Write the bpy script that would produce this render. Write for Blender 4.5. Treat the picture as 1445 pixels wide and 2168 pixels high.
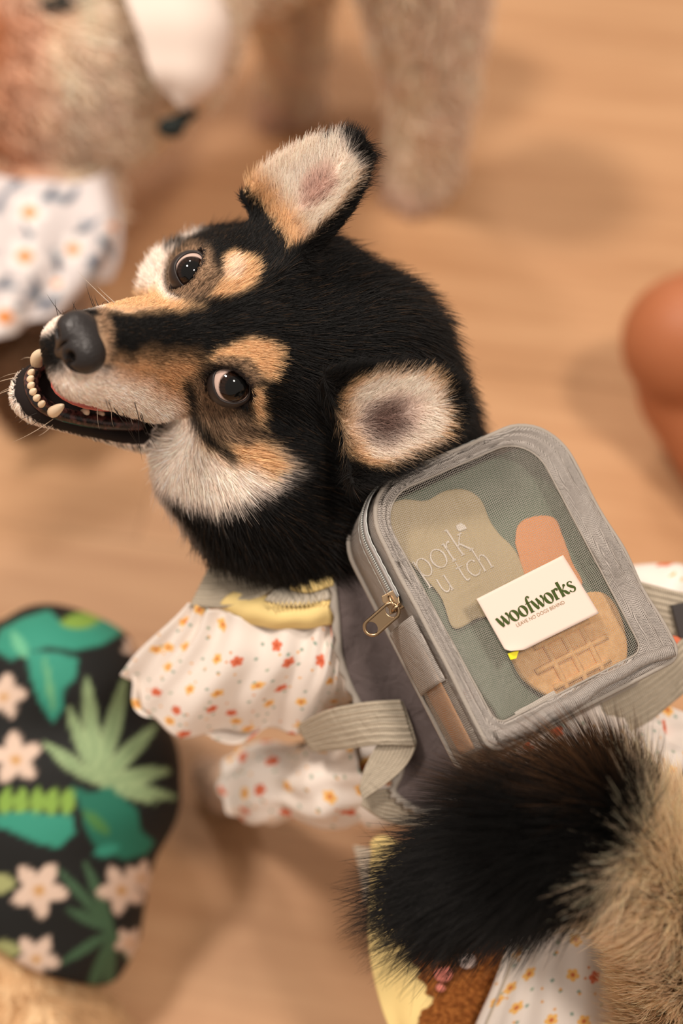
import bpy, bmesh, math, random
import numpy as np
from mathutils import Vector, Matrix

for o in list(bpy.data.objects):
    bpy.data.objects.remove(o, do_unlink=True)
scene = bpy.context.scene
COL = scene.collection
rng = np.random.default_rng(7)
random.seed(7)

# ---------------------------------------------------------------- camera, light, exposure
U = 0.0002                      # one working unit: 0.2 mm
FOCUS = 3011.0                  # distance lens - dog's eyes, in working units (0.60 m)
PITCH = math.radians(58.0)      # the camera looks down at this angle
CAM_H = 0.87
CAM = np.array([0.0, 0.0, CAM_H])
RIGHT = np.array([1.0, 0.0, 0.0])
FWD = np.array([0.0, math.cos(PITCH), -math.sin(PITCH)])
UPV = np.array([0.0, math.sin(PITCH), math.cos(PITCH)])

cam_data = bpy.data.cameras.new('camera')
cam_data.sensor_fit = 'VERTICAL'
cam_data.sensor_height = 36.0
cam_data.sensor_width = 24.0
cam_data.lens = 50.0
cam_data.clip_start = 0.02
cam_data.clip_end = 60.0
cam_data.dof.use_dof = True
cam_data.dof.focus_distance = 0.597
cam_data.dof.aperture_fstop = 2.8
cam = bpy.data.objects.new('camera', cam_data)
cam.location = CAM
cam.rotation_euler = (math.pi / 2 - PITCH, 0.0, 0.0)
COL.objects.link(cam)
scene.camera = cam

world = bpy.data.worlds.new('room_light')
scene.world = world
world.use_nodes = True
bg = world.node_tree.nodes['Background']
bg.inputs['Color'].default_value = (1.0, 0.865, 0.76, 1)
bg.inputs['Strength'].default_value = 0.46


def area(name, loc, target, size, power, color):
    d = bpy.data.lights.new(name, 'AREA')
    d.shape = 'DISK'
    d.size = size
    d.energy = power
    d.color = color
    o = bpy.data.objects.new(name, d)
    o.location = loc
    o.rotation_euler = (Vector(target) - Vector(loc)).to_track_quat('-Z', 'Y').to_euler()
    COL.objects.link(o)
    return o


area('ceiling_lamp', (-1.0, 0.8, 2.5), (0, 0.45, 0.2), 0.35, 36, (1.0, 0.875, 0.775))
area('ceiling_lamp', (0.7, -0.2, 2.6), (0, 0.45, 0.2), 0.35, 32, (1.0, 0.875, 0.775))
area('ceiling_lamp', (-0.5, 2.2, 2.6), (0, 0.6, 0.2), 0.35, 16, (1.0, 0.88, 0.79))

scene.view_settings.view_transform = 'Standard'
scene.view_settings.look = 'None'
scene.view_settings.gamma = 1.0
scene.view_settings.use_curve_mapping = False
scene.view_settings.exposure = 0.10
scene.cycles.max_bounces = 6
scene.cycles.diffuse_bounces = 3
scene.cycles.glossy_bounces = 2
scene.cycles.transmission_bounces = 4
scene.cycles.transparent_max_bounces = 16
scene.cycles.caustics_reflective = False
scene.cycles.caustics_refractive = False


# ---------------------------------------------------------------- helpers
def L(px, py, z=0.0):
    """working-frame point (x right, y up, z towards the lens) that stands on the sight line of a photo pixel"""
    k = 1.0 - z / FOCUS
    return np.array([(px - 722.5) * k, (1084.0 - py) * k, z])


def toW(p):
    p = np.atleast_2d(np.asarray(p, float))
    return CAM + (p[:, :1] * RIGHT + p[:, 1:2] * UPV + (FOCUS - p[:, 2:3]) * FWD) * U


def fromW(w):
    q = (np.atleast_2d(np.asarray(w, float)) - CAM) / U
    return np.stack([q @ RIGHT, q @ UPV, FOCUS - q @ FWD], 1)


def Wp(px, py, z=0.0):
    return toW(L(px, py, z))[0]


def floorL(px, py, h=0.0):
    """working-frame point at height h (m) above the floor on a pixel's sight line"""
    d = FWD + RIGHT * (px - 722.5) / FOCUS + UPV * (1084.0 - py) / FOCUS
    t = (h - CAM_H) / d[2]
    return fromW(CAM + d * t)[0]


DOWN = np.array([0.0, -math.cos(PITCH), -math.sin(PITCH)])    # world down in the working frame


def lin(r, g, b):
    def f(c):
        c /= 255.0
        return c / 12.92 if c <= 0.04045 else ((c + 0.055) / 1.055) ** 2.4
    return (f(r), f(g), f(b), 1.0)


def nrm(v):
    v = np.asarray(v, float)
    return v / (np.linalg.norm(v, axis=-1, keepdims=True) + 1e-12)


class Mat:
    """small wrapper to write node materials compactly"""
    def __init__(s, name, rough=0.7, color=(0.5, 0.5, 0.5, 1), spec=0.3, **kw):
        s.m = bpy.data.materials.new(name)
        s.m.use_nodes = True
        s.t = s.m.node_tree
        s.p = s.t.nodes['Principled BSDF']
        s.out = s.t.nodes['Material Output']
        s.set(s.p, 'Base Color', color)
        s.set(s.p, 'Roughness', rough)
        s.set(s.p, 'Specular IOR Level', spec)
        for k, v in kw.items():
            s.set(s.p, k.replace('_', ' '), v)

    def set(s, n, k, v):
        if isinstance(v, bpy.types.NodeSocket):
            s.t.links.new(v, n.inputs[k])
        else:
            n.inputs[k].default_value = v

    def node(s, kind, out=0, _props=None, **ins):
        n = s.t.nodes.new(kind)
        for k, v in (_props or {}).items():
            setattr(n, k, v)
        for k, v in ins.items():
            k = k.replace('_', ' ')
            if k.startswith('i') and k[1:].isdigit():
                k = int(k[1:])
            s.set(n, k, v)
        return n.outputs[out]

    def math(s, op, a, b=0.0, c=0.0, clamp=False):
        return s.node('ShaderNodeMath', _props={'operation': op, 'use_clamp': clamp}, i0=a, i1=b, i2=c)

    def mix(s, f, a, b):
        n = s.t.nodes.new('ShaderNodeMix')
        n.data_type = 'RGBA'
        s.set(n, 0, f)
        s.set(n, 6, a)
        s.set(n, 7, b)
        return n.outputs[2]

    def attr(s, name, out='Color'):
        n = s.t.nodes.new('ShaderNodeAttribute')
        n.attribute_name = name
        return n.outputs[out]

    def coord(s, out='Object'):
        return s.t.nodes.new('ShaderNodeTexCoord').outputs[out]

    def step(s, v, lo, hi):
        n = s.t.nodes.new('ShaderNodeMapRange')
        s.set(n, 0, v)
        s.set(n, 1, lo)
        s.set(n, 2, hi)
        return n.outputs[0]

    def bump(s, h, strength=0.3, dist=0.001):
        s.set(s.p, 'Normal', s.node('ShaderNodeBump', Strength=strength, Distance=dist, Height=h))

    def base(s, c):
        s.set(s.p, 'Base Color', c)


def link(name, data, parent=None):
    o = bpy.data.objects.new(name, data)
    COL.objects.link(o)
    if parent is not None:
        o.parent = parent
    return o


def tag(o, label, cat, group=None, kind=None):
    o['label'] = label
    o['category'] = cat
    if group:
        o['group'] = group
    if kind:
        o['kind'] = kind
    return o


def root(name, label, cat, at_w, group=None):
    o = bpy.data.objects.new(name, None)
    o.empty_display_size = 0.02
    COL.objects.link(o)
    o.location = at_w
    bpy.context.view_layer.update()
    return tag(o, label, cat, group)


def meshW(name, verts_w, faces, mat, parent=None, smooth=True, colors=None, uv=None, solid=0.0, sub=0, bevel=0.0):
    """one mesh object from world-space vertices; origin moved to the centre; parent keeps the world place"""
    v = np.asarray(verts_w, float)
    c = v.mean(0) if parent is None else parent_world(parent)
    me = bpy.data.meshes.new(name)
    me.from_pydata((v - c).tolist(), [], [list(map(int, f)) for f in faces])
    if smooth:
        me.polygons.foreach_set('use_smooth', [True] * len(me.polygons))
    if colors is not None:
        a = me.color_attributes.new('col', 'FLOAT_COLOR', 'POINT')
        cc = np.ones((len(v), 4))
        cc[:, :3] = np.asarray(colors)[:, :3]
        a.data.foreach_set('color', cc.ravel())
    if uv is not None:
        l = me.uv_layers.new(name='UVMap')
        idx = np.zeros(len(me.loops), int)
        me.loops.foreach_get('vertex_index', idx)
        l.data.foreach_set('uv', np.asarray(uv, float)[idx].ravel())
    if mat is not None:
        me.materials.append(mat.m if isinstance(mat, Mat) else mat)
    me.update()
    o = link(name, me, parent)
    if parent is None:
        o.location = c
    if solid:
        md = o.modifiers.new('thickness', 'SOLIDIFY')
        md.thickness = solid
        md.offset = 0
    if bevel:
        md = o.modifiers.new('edge', 'BEVEL')
        md.width = bevel
        md.segments = 2
    if sub:
        md = o.modifiers.new('smooth', 'SUBSURF')
        md.levels = md.render_levels = sub
    return o


def parent_world(o):
    p = np.zeros(3)
    while o is not None:
        p = p + np.array(o.location)
        o = o.parent
    return p


def meshL(name, verts_l, *a, **k):
    return meshW(name, toW(verts_l), *a, **k)


def catmull(pts, n):
    p = np.asarray(pts, float)
    if len(p) == 2:
        t = np.linspace(0, 1, n)[:, None]
        return p[0] * (1 - t) + p[1] * t
    q = np.vstack([2 * p[0] - p[1], p, 2 * p[-1] - p[-2]])
    t = np.linspace(0, len(p) - 1, n)
    i = np.minimum(t.astype(int), len(p) - 2)
    f = (t - i)[:, None]
    a, b, c, d = q[i], q[i + 1], q[i + 2], q[i + 3]
    return 0.5 * (2 * b + (c - a) * f + (2 * a - 5 * b + 4 * c - d) * f ** 2 + (3 * b - a - 3 * c + d) * f ** 3)


def grid_faces(nu, nv, wrap_v=False):
    f = []
    for i in range(nu - 1):
        for j in range(nv if wrap_v else nv - 1):
            k = (j + 1) % nv
            f.append((i * nv + j, i * nv + k, (i + 1) * nv + k, (i + 1) * nv + j))
    return f


def tube(path, radius, seg=10, closed=False, flat=1.0, up=None, caps=True):
    """swept tube: verts, faces (radius scalar or per point; flat scales the second axis)"""
    p = np.asarray(path, float)
    n = len(p)
    r = np.full(n, radius, float) if np.isscalar(radius) else np.asarray(radius, float)
    tan = nrm(np.roll(p, -1, 0) - np.roll(p, 1, 0)) if closed else nrm(np.gradient(p, axis=0))
    ref = np.array([0, 0, 1.0]) if up is None else np.asarray(up, float)
    a = np.cross(tan, ref)
    bad = np.linalg.norm(a, axis=1) < 1e-4
    a[bad] = np.cross(tan[bad], [0.3, 1, 0.2])
    a = nrm(a)
    b = nrm(np.cross(a, tan))
    th = np.linspace(0, 2 * np.pi, seg, endpoint=False)
    v = p[:, None] + (a[:, None] * np.cos(th)[None, :, None] + b[:, None] * np.sin(th)[None, :, None] * flat) * r[:, None, None]
    v = v.reshape(-1, 3)
    f = grid_faces(n, seg, True)
    if closed:
        for j in range(seg):
            k = (j + 1) % seg
            f.append(((n - 1) * seg + j, (n - 1) * seg + k, k, j))
    elif caps:
        f.append(tuple(range(seg - 1, -1, -1)))
        f.append(tuple((n - 1) * seg + j for j in range(seg)))
    return v, f


def join(parts):
    V, Fc, o = [], [], 0
    for v, f in parts:
        V.append(np.asarray(v, float))
        Fc += [tuple(i + o for i in q) for q in f]
        o += len(v)
    return np.vstack(V), Fc


def ellipsoid(c, r, R=None, nu=16, nv=24):
    th = np.linspace(0, np.pi, nu)
    ph = np.linspace(0, 2 * np.pi, nv, endpoint=False)
    s = np.stack([np.outer(np.sin(th), np.cos(ph)), np.outer(np.sin(th), np.sin(ph)), np.outer(np.cos(th), np.ones(nv))], -1).reshape(-1, 3)
    s = s * np.asarray(r, float)
    if R is not None:
        s = s @ np.asarray(R).T
    return s + np.asarray(c, float), grid_faces(nu, nv, True)


# ---- smooth implicit bodies -------------------------------------------------
def s_ell(c, r, R=None):
    c = np.asarray(c, float)
    r = np.asarray(r, float)

    def f(p):
        q = p - c
        if R is not None:
            q = q @ R
        k0 = np.linalg.norm(q / r, axis=1)
        k1 = np.linalg.norm(q / r ** 2, axis=1) + 1e-9
        return k0 * (k0 - 1) / k1
    return f


def s_cone(a, b, ra, rb):
    a = np.asarray(a, float)
    ab = np.asarray(b, float) - a
    n2 = ab @ ab

    def f(p):
        q = p - a
        t = np.clip(q @ ab / n2, 0, 1)
        return np.linalg.norm(q - t[:, None] * ab, axis=1) - (ra + (rb - ra) * t)
    return f


def s_path(pts, rad):
    fs = [s_cone(pts[i], pts[i + 1], rad[i], rad[i + 1]) for i in range(len(pts) - 1)]

    def f(p):
        d = fs[0](p)
        for g in fs[1:]:
            d = smin(d, g(p), 25)
        return d
    return f


def smin(a, b, k):
    h = np.clip(0.5 + 0.5 * (b - a) / k, 0, 1)
    return b + (a - b) * h - k * h * (1 - h)


def smax(a, b, k):
    return -smin(-a, -b, k)


def body_sdf(ops):
    """ops: (function, blend, 'add' | 'cut')"""
    def f(p):
        d = None
        for g, k, op in ops:
            e = g(p)
            if d is None:
                d = e
            elif op == 'add':
                d = smin(d, e, k)
            else:
                d = smax(d, -e, k)
        return d
    return f


def polygonise(f, lo, hi, h):
    """surface nets with a coarse pass that skips empty blocks"""
    lo = np.asarray(lo, float)
    nb = np.ceil((np.asarray(hi, float) - lo) / (4 * h)).astype(int)
    n = nb * 4 + 1
    ax = [lo[i] + np.arange(nb[i] + 1) * 4 * h for i in range(3)]
    g = np.stack(np.meshgrid(*ax, indexing='ij'), -1).reshape(-1, 3)
    dc = f(g).reshape(nb + 1)
    mn = np.full(nb, 1e9)
    for i in (0, 1):
        for j in (0, 1):
            for k in (0, 1):
                mn = np.minimum(mn, np.abs(dc[i:i + nb[0], j:j + nb[1], k:k + nb[2]]))
    act = mn < 4 * h * 2.2
    Dg = np.repeat(np.repeat(np.repeat(dc, 4, 0), 4, 1), 4, 2)[2:2 + n[0], 2:2 + n[1], 2:2 + n[2]].copy()
    m = np.zeros(n, bool)
    bi = np.argwhere(act) * 4
    for i in range(5):
        for j in range(5):
            for k in range(5):
                m[bi[:, 0] + i, bi[:, 1] + j, bi[:, 2] + k] = True
    idx = np.argwhere(m)
    Dg[m] = f(lo + idx * h)
    s = Dg < 0
    c = sum(s[i:n[0] - 1 + i, j:n[1] - 1 + j, k:n[2] - 1 + k].astype(np.int8) for i in (0, 1) for j in (0, 1) for k in (0, 1))
    cells = np.argwhere((c > 0) & (c < 8))
    num = np.full(np.array(n) - 1, -1, int)
    num[cells[:, 0], cells[:, 1], cells[:, 2]] = np.arange(len(cells))
    acc = np.zeros((len(cells), 3))
    cnt = np.zeros(len(cells))
    corners = [(i, j, k) for i in (0, 1) for j in (0, 1) for k in (0, 1)]
    for a in corners:
        for b in corners:
            if a < b and sum(abs(x - y) for x, y in zip(a, b)) == 1:
                da = Dg[cells[:, 0] + a[0], cells[:, 1] + a[1], cells[:, 2] + a[2]]
                db = Dg[cells[:, 0] + b[0], cells[:, 1] + b[1], cells[:, 2] + b[2]]
                x = (da < 0) != (db < 0)
                t = np.where(x, da / np.where(x, da - db, 1), 0)
                acc += np.where(x[:, None], np.array(a) + t[:, None] * (np.array(b) - np.array(a)), 0)
                cnt += x
    V = lo + (cells + acc / cnt[:, None]) * h
    faces = []
    for axis in range(3):
        sl0 = [slice(None)] * 3
        sl1 = [slice(None)] * 3
        sl0[axis] = slice(0, -1)
        sl1[axis] = slice(1, None)
        e = np.argwhere(s[tuple(sl0)] != s[tuple(sl1)])
        o1, o2 = (axis + 1) % 3, (axis + 2) % 3
        ok = (e[:, o1] > 0) & (e[:, o2] > 0) & (e[:, o1] < n[o1] - 1) & (e[:, o2] < n[o2] - 1)
        e = e[ok]
        q = []
        for d1, d2 in ((1, 1), (0, 1), (0, 0), (1, 0)):
            k = e.copy()
            k[:, o1] -= d1
            k[:, o2] -= d2
            q.append(num[k[:, 0], k[:, 1], k[:, 2]])
        q = np.stack(q, 1)
        inside0 = s[e[:, 0], e[:, 1], e[:, 2]]
        q[~inside0] = q[~inside0][:, ::-1]
        faces.append(q)
    Fq = np.vstack(faces)
    return V, Fq[(Fq >= 0).all(1)]


def vert_normals(V, Fq):
    a, b, c, d = (V[Fq[:, i]] for i in range(4))
    fn = np.cross(c - a, d - b)
    N = np.zeros_like(V)
    for i in range(4):
        np.add.at(N, Fq[:, i], fn)
    return nrm(N)


def relax(V, Fq, it=2, w=0.5):
    for _ in range(it):
        acc = np.zeros_like(V)
        cnt = np.zeros(len(V))
        for i in range(4):
            j = (i + 1) % 4
            np.add.at(acc, Fq[:, i], V[Fq[:, j]])
            np.add.at(cnt, Fq[:, i], 1)
            np.add.at(acc, Fq[:, j], V[Fq[:, i]])
            np.add.at(cnt, Fq[:, j], 1)
        V = V * (1 - w) + w * acc / np.maximum(cnt, 1)[:, None]
    return V


def inpoly(pts, poly):
    """signed distance to a polygon in 2D, negative inside"""
    poly = np.asarray(poly, float)
    d = np.full(len(pts), 1e18)
    ins = np.zeros(len(pts), bool)
    for i in range(len(poly)):
        a, b = poly[i], poly[(i + 1) % len(poly)]
        ab = b - a
        q = pts - a
        t = np.clip(q @ ab / (ab @ ab + 1e-9), 0, 1)
        e = q - t[:, None] * ab
        d = np.minimum(d, (e * e).sum(1))
        c = (a[1] > pts[:, 1]) != (b[1] > pts[:, 1])
        with np.errstate(divide='ignore', invalid='ignore'):
            xs = (b[0] - a[0]) * (pts[:, 1] - a[1]) / (b[1] - a[1]) + a[0]
        ins ^= c & (pts[:, 0] < xs)
    d = np.sqrt(d)
    return np.where(ins, -d, d)


def wob(p, s, seed=0):
    """cheap smooth noise in [-1, 1]"""
    r = np.random.default_rng(seed)
    o = np.zeros(len(p))
    for i in range(6):
        k = r.normal(size=3) * s * (0.6 + 0.35 * i)
        o += np.sin(p @ k + r.uniform(0, 6.28)) / (1 + 0.4 * i)
    return o / 2.6


def strands(name, P, N, C, length, lift, col0, col1, radius, mat, parent, keys=5, bend=0.5, jit=0.18, clump=0.0, clump_s=0.03, tip=0.15, curl=0.0):
    """fur: P roots, N normals, C comb directions, lengths, colours at root and tip, all per strand (working frame)"""
    n = len(P)
    C = nrm(C - N * (C * N).sum(1, keepdims=True))
    side = np.cross(N, C)
    lift = np.broadcast_to(lift, (n,))[:, None]
    d0 = nrm(N * lift + C * (1 - lift) + rng.normal(size=(n, 3)) * jit)
    if clump:
        d0 = nrm(d0 + side * (wob(P, clump_s, 3) * clump)[:, None] + C * (wob(P, clump_s, 5) * clump * 0.5)[:, None] + N * (wob(P, clump_s * 1.4, 9) * clump * 0.6)[:, None])
    t = np.linspace(0, 1, keys)[None, :, None]
    ln = np.asarray(length)[:, None, None]
    pos = P[:, None] + ln * (t * d0[:, None] + (t ** 2) * bend * (C[:, None] * 0.8 - d0[:, None] * 0.45))
    if curl:
        ph = rng.uniform(0, 6.28, (n, 1, 1))
        a = curl * ln * t
        pos = pos + a * (np.sin(t * 9 + ph) * side[:, None] + np.cos(t * 9 + ph) * N[:, None])
    pos = pos - N[:, None] * 3.0 * (t == 0)
    hc = bpy.data.hair_curves.new(name)
    hc.add_curves([keys] * n)
    w = toW(pos.reshape(-1, 3))
    c = np.array(parent_world(parent))
    hc.position_data.foreach_set('vector', (w - c).astype(np.float32).ravel())
    rad = (np.broadcast_to(radius, (n,))[:, None] * (1 - (1 - tip) * np.linspace(0, 1, keys)[None] ** 1.5)) * U
    ra = hc.attributes.get('radius') or hc.attributes.new('radius', 'FLOAT', 'POINT')
    ra.data.foreach_set('value', rad.astype(np.float32).ravel())
    ca = hc.attributes.new('fcol', 'FLOAT_COLOR', 'POINT')
    tt = np.linspace(0, 1, keys)[None, :, None] ** 1.3
    cc = np.ones((n, keys, 4), np.float32)
    cc[..., :3] = col0[:, None, :3] * (1 - tt) + col1[:, None, :3] * tt
    ca.data.foreach_set('color', cc.ravel())
    hc.materials.append(mat.m)
    return link(name, hc, parent)


def scatter(V, Fq, N, weight, n):
    """n random points on quads, chance by area and per-vertex weight -> face, weights, position, normal"""
    a, b, c, d = (V[Fq[:, i]] for i in range(4))
    ar = np.linalg.norm(np.cross(c - a, d - b), axis=1) * weight[Fq].mean(1)
    cs = np.cumsum(ar)
    f = np.searchsorted(cs, rng.uniform(0, cs[-1], n))
    u, v = rng.uniform(size=n), rng.uniform(size=n)
    w = np.stack([(1 - u) * (1 - v), u * (1 - v), u * v, (1 - u) * v], 1)
    def at(q):
        return (q[Fq[f]] * (w[:, :, None] if q.ndim == 2 else w)).sum(1)
    return at


def fur_material(name, rough=0.55, spec=0.35, glow=0.0):
    m = Mat(name, rough=rough, spec=spec)
    m.base(m.attr('fcol'))
    if glow:        # pale hair lets some light through
        tl = m.t.nodes.new('ShaderNodeBsdfTranslucent')
        m.t.links.new(m.attr('fcol'), tl.inputs[0])
        mx = m.t.nodes.new('ShaderNodeMixShader')
        mx.inputs[0].default_value = glow
        m.t.links.new(m.p.outputs[0], mx.inputs[1])
        m.t.links.new(tl.outputs[0], mx.inputs[2])
        m.t.links.new(mx.outputs[0], m.out.inputs[0])
    return m
# ---------------------------------------------------------------- floor: wood laminate boards
def wood_material():
    m = Mat('oak_laminate', rough=0.5, spec=0.4)
    co = m.coord('Object')
    rnd = m.node('ShaderNodeObjectInfo', out=5)
    mp = m.t.nodes.new('ShaderNodeMapping')
    m.set(mp, 'Vector', co)
    mp.inputs['Scale'].default_value = (1.3, 16.0, 16.0)
    sh = m.node('ShaderNodeVectorMath', _props={'operation': 'ADD'}, i0=mp.outputs[0], i1=m.node('ShaderNodeCombineXYZ', X=m.math('MULTIPLY', rnd, 37.0), Y=m.math('MULTIPLY', rnd, 11.0)))
    grain = m.node('ShaderNodeTexNoise', Vector=sh, Scale=2.2, Detail=6.0, Roughness=0.62, Distortion=0.7)
    fine = m.node('ShaderNodeTexNoise', Vector=sh, Scale=9.0, Detail=3.0, Roughness=0.5)
    big = m.node('ShaderNodeTexNoise', Vector=co, Scale=2.0, Detail=2.0)
    g = m.math('ADD', m.math('MULTIPLY', grain, 0.75), m.math('MULTIPLY', fine, 0.25))
    r = m.t.nodes.new('ShaderNodeValToRGB')
    m.set(r, 0, g)
    r.color_ramp.elements[0].position = 0.30
    r.color_ramp.elements[0].color = lin(178, 132, 92)
    r.color_ramp.elements[1].position = 0.70
    r.color_ramp.elements[1].color = lin(206, 162, 120)
    tint = m.math('ADD', 0.88, m.math('ADD', m.math('MULTIPLY', rnd, 0.10), m.math('MULTIPLY', big, 0.12)))
    c = m.node('ShaderNodeVectorMath', _props={'operation': 'SCALE'}, i0=r.outputs[0])
    c.node.inputs['Scale'].default_value = 1.0
    m.t.links.new(tint, c.node.inputs['Scale'])
    m.base(c)
    m.bump(g, 0.08, 0.0005)
    return m


wood = wood_material()
floor_v = np.array([(-2.2, -1.6, -0.012), (2.2, -1.6, -0.012), (2.2, 3.0, -0.012), (-2.2, 3.0, -0.012)])
floor = meshW('floor', floor_v, [(0, 1, 2, 3)], Mat('floor_underlay', color=lin(110, 80, 55), rough=0.9), smooth=False)
floor['kind'] = 'structure'
floor['label'] = 'light oak laminate floor of long boards under the dogs'
# boards run from the lower right to the upper left of the room, 19 cm wide
bw, bl = 0.19, 1.25
bm = bmesh.new()
bmesh.ops.create_cube(bm, size=1.0)
bmesh.ops.scale(bm, vec=(bl - 0.0006, bw - 0.0006, 0.012), verts=bm.verts)
bme = bpy.data.meshes.new('plank')
bm.to_mesh(bme)
bm.free()
bme.materials.append(wood.m)
bang = math.radians(-9.0)
for r_ in range(-7, 15):
    for c_ in range(-2, 3):
        x = (c_ + 0.37 * (r_ % 3)) * bl
        y = r_ * bw
        p = link('plank', bme, floor)
        X = x * math.cos(bang) - y * math.sin(bang)
        Y = x * math.sin(bang) + y * math.cos(bang) + 0.4
        if abs(X) > 2.4 or Y < -1.2 or Y > 3.0:
            bpy.data.objects.remove(p)
            continue
        p.location = Vector((X, Y, -0.006)) - floor.location
        p.rotation_euler = (0, 0, bang)
# ---------------------------------------------------------------- the shiba: one continuous body
HR = np.array([[-0.6162, 0.332, 0.7142], [-0.1233, -0.9363, 0.3289], [0.7779, 0.1147, 0.6179]])   # head axes: forward, side, crown
HT = np.array([-273.4, 388.95, 0.0])


def H(x, y, z):
    """head-local centimetres -> working frame"""
    return HR @ (np.array([x, y, z], float) * 50.0) + HT


def toH(p):
    return (p - HT) @ HR / 50.0


def h_ell(x, y, z, r, tilt=0.0):
    R = HR
    if tilt:
        c, s = math.cos(tilt), math.sin(tilt)
        R = HR @ np.array([[c, 0, s], [0, 1, 0], [-s, 0, c]])
    return s_ell(H(x, y, z), np.array(r) * 50.0, R)


def h_cone(a, b, ra, rb):
    return s_cone(H(*a), H(*b), ra * 50.0, rb * 50.0)


def prof(u):
    return np.sqrt(np.clip(1.0 - np.clip((u + 0.05) / 1.05, 0, 1) ** 1.75, 0, 1))


def ear_sdf(base, tip, face, W, th, cup, low=0.35):
    """thin cupped ear: base and tip points, direction the opening faces"""
    base, tip = np.asarray(base, float), np.asarray(tip, float)
    ax = tip - base
    ln = np.linalg.norm(ax)
    ax = ax / ln
    n = np.asarray(face, float)
    n = nrm(n - ax * (n @ ax))
    w = np.cross(ax, n)

    def loc(p):
        q = p - base
        return q @ w, q @ ax, q @ n

    def f(p):
        x, t, z = loc(p)
        u = np.clip(t / ln, -0.4, 1.0)
        hw = W * prof(u)
        shell = np.abs(z - cup * (np.abs(x) / W) ** 2 * np.clip(1.15 - u, 0, 1.3)) - th * (1.25 - 0.55 * np.clip(u, 0, 1))
        d = smax(np.abs(x) - hw, shell, 14)
        d = smax(d, t - ln, 14)
        return smax(d, -t - low * ln, 10) * 0.8
    f.loc = loc
    f.ln = ln
    f.W = W
    f.n = n
    f.ax = ax
    f.cup = cup
    return f


earA = ear_sdf(L(634, 458, -35), L(776, 300, 50), np.array([-0.62, 0.02, 0.66]), 122, 14, 36, 0.35)
earB = ear_sdf(L(752, 900, 20), L(990, 838, 75), np.array([-0.10, -0.12, 1.0]), 122, 14, 42, 0.14)

mouth_cut = h_ell(5.6, 0, -4.85, (6.5, 4.8, 1.18), -0.11)
socket = [h_ell(0.1, s * 2.62, 0.0, (0.98, 0.98, 0.98)) for s in (-1, 1)]
shoulder = L(900, 1330, -530)
rump = L(1370, 1830, -370)
pawL = floorL(478, 1668, 0.018)
pawR = floorL(1010, 1330, 0.018)
pawHL = floorL(900, 2060, 0.018)
pawHR = floorL(1420, 1850, 0.018)
TAIL = [L(1420, 2140, -180), L(1450, 2010, -20), L(1400, 1850, 110), L(1260, 1760, 190), L(1110, 1790, 200), L(960, 1880, 160)]
TAILR = [70, 78, 80, 76, 66, 34]

ops = [
    (h_ell(-4.2, 0, 0.2, (4.8, 4.5, 3.7)), 40, 'add'),
    (h_ell(-1.3, 0, 0.25, (2.6, 3.2, 1.8)), 60, 'add'),
]
for s in (-1, 1):
    ops += [
        (h_ell(-0.9, s * 2.2, 0.65, (1.4, 1.25, 0.95)), 45, 'add'),
        (h_ell(-3.1, s * 2.85 + 0.05, -2.6, (2.75, 2.0, 2.8)), 70, 'add'),
        (h_ell(-5.0, s * 3.5 + 0.2, -3.6, (3.1, 2.6, 3.5)), 80, 'add'),
    ]
ops += [
    (h_cone((-0.5, 0, -2.4), (5.4, 0, -2.15), 2.5, 1.55), 70, 'add'),
    (h_cone((-0.8, 0, -0.5), (6.1, 0, -0.95), 1.15, 0.95), 50, 'add'),
    (h_cone((1.2, 1.55, -3.3), (5.6, 0.75, -2.75), 1.2, 0.95), 35, 'add'),
    (h_cone((1.2, -1.55, -3.3), (5.6, -0.75, -2.75), 1.2, 0.95), 35, 'add'),
    (h_cone((-1.5, 0, -5.9), (4.6, 0, -6.85), 2.2, 0.98), 40, 'add'),
    (h_cone((0.0, 1.9, -6.2), (4.2, 0.55, -6.75), 1.1, 0.80), 30, 'add'),
    (h_cone((0.0, -1.9, -6.2), (4.2, -0.55, -6.75), 1.1, 0.80), 30, 'add'),
    (s_ell(L(440, 1000, -175), (120, 110, 110)), 70, 'add'),
    (mouth_cut, 14, 'cut'),
    (socket[0], 12, 'cut'),
    (socket[1], 12, 'cut'),
    # neck, throat and trunk
    (s_cone(L(735, 770, -160), L(850, 1120, -440), 185, 200), 70, 'add'),
    (s_cone(L(560, 1010, -170), L(780, 1200, -470), 140, 185), 80, 'add'),
    (s_ell(L(520, 1085, -235), (118, 110, 110)), 70, 'add'),
    (s_cone(shoulder, rump, 255, 235), 90, 'add'),
    (s_path([L(1120, 1450, -545), L(1300, 1800, -460)], [270, 220]), 90, 'add'),
    (s_path([L(830, 1490, -500), L(690, 1625, -650), L(575, 1640, -900), pawL + np.array([25, 40, 150]), pawL], [140, 78, 66, 55, 62]), 60, 'add'),
    (s_cone(pawL, pawL + np.array([-55, 40, -25]), 62, 48), 30, 'add'),
    (s_path([L(1050, 1330, -600), L(1060, 1370, -1080), pawR], [150, 80, 60]), 60, 'add'),
    (s_path([L(1180, 1900, -480), L(1060, 2000, -900), L(1010, 2150, -1050), pawHL], [170, 100, 70, 60]), 60, 'add'),
    (s_path([L(1480, 1800, -520), L(1520, 1830, -900), L(1500, 1990, -1000), pawHR], [170, 100, 70, 60]), 60, 'add'),
    (s_path(TAIL, TAILR), 40, 'add'),
    (earA, 55, 'add'),
    (earB, 50, 'add'),
]
dog_f = body_sdf(ops)
DV, DF = polygonise(dog_f, (-820, -1750, -2250), (1350, 1000, 420), 8.0)
DV = relax(DV, DF, 2, 0.5)
DN = vert_normals(DV, DF)

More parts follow.
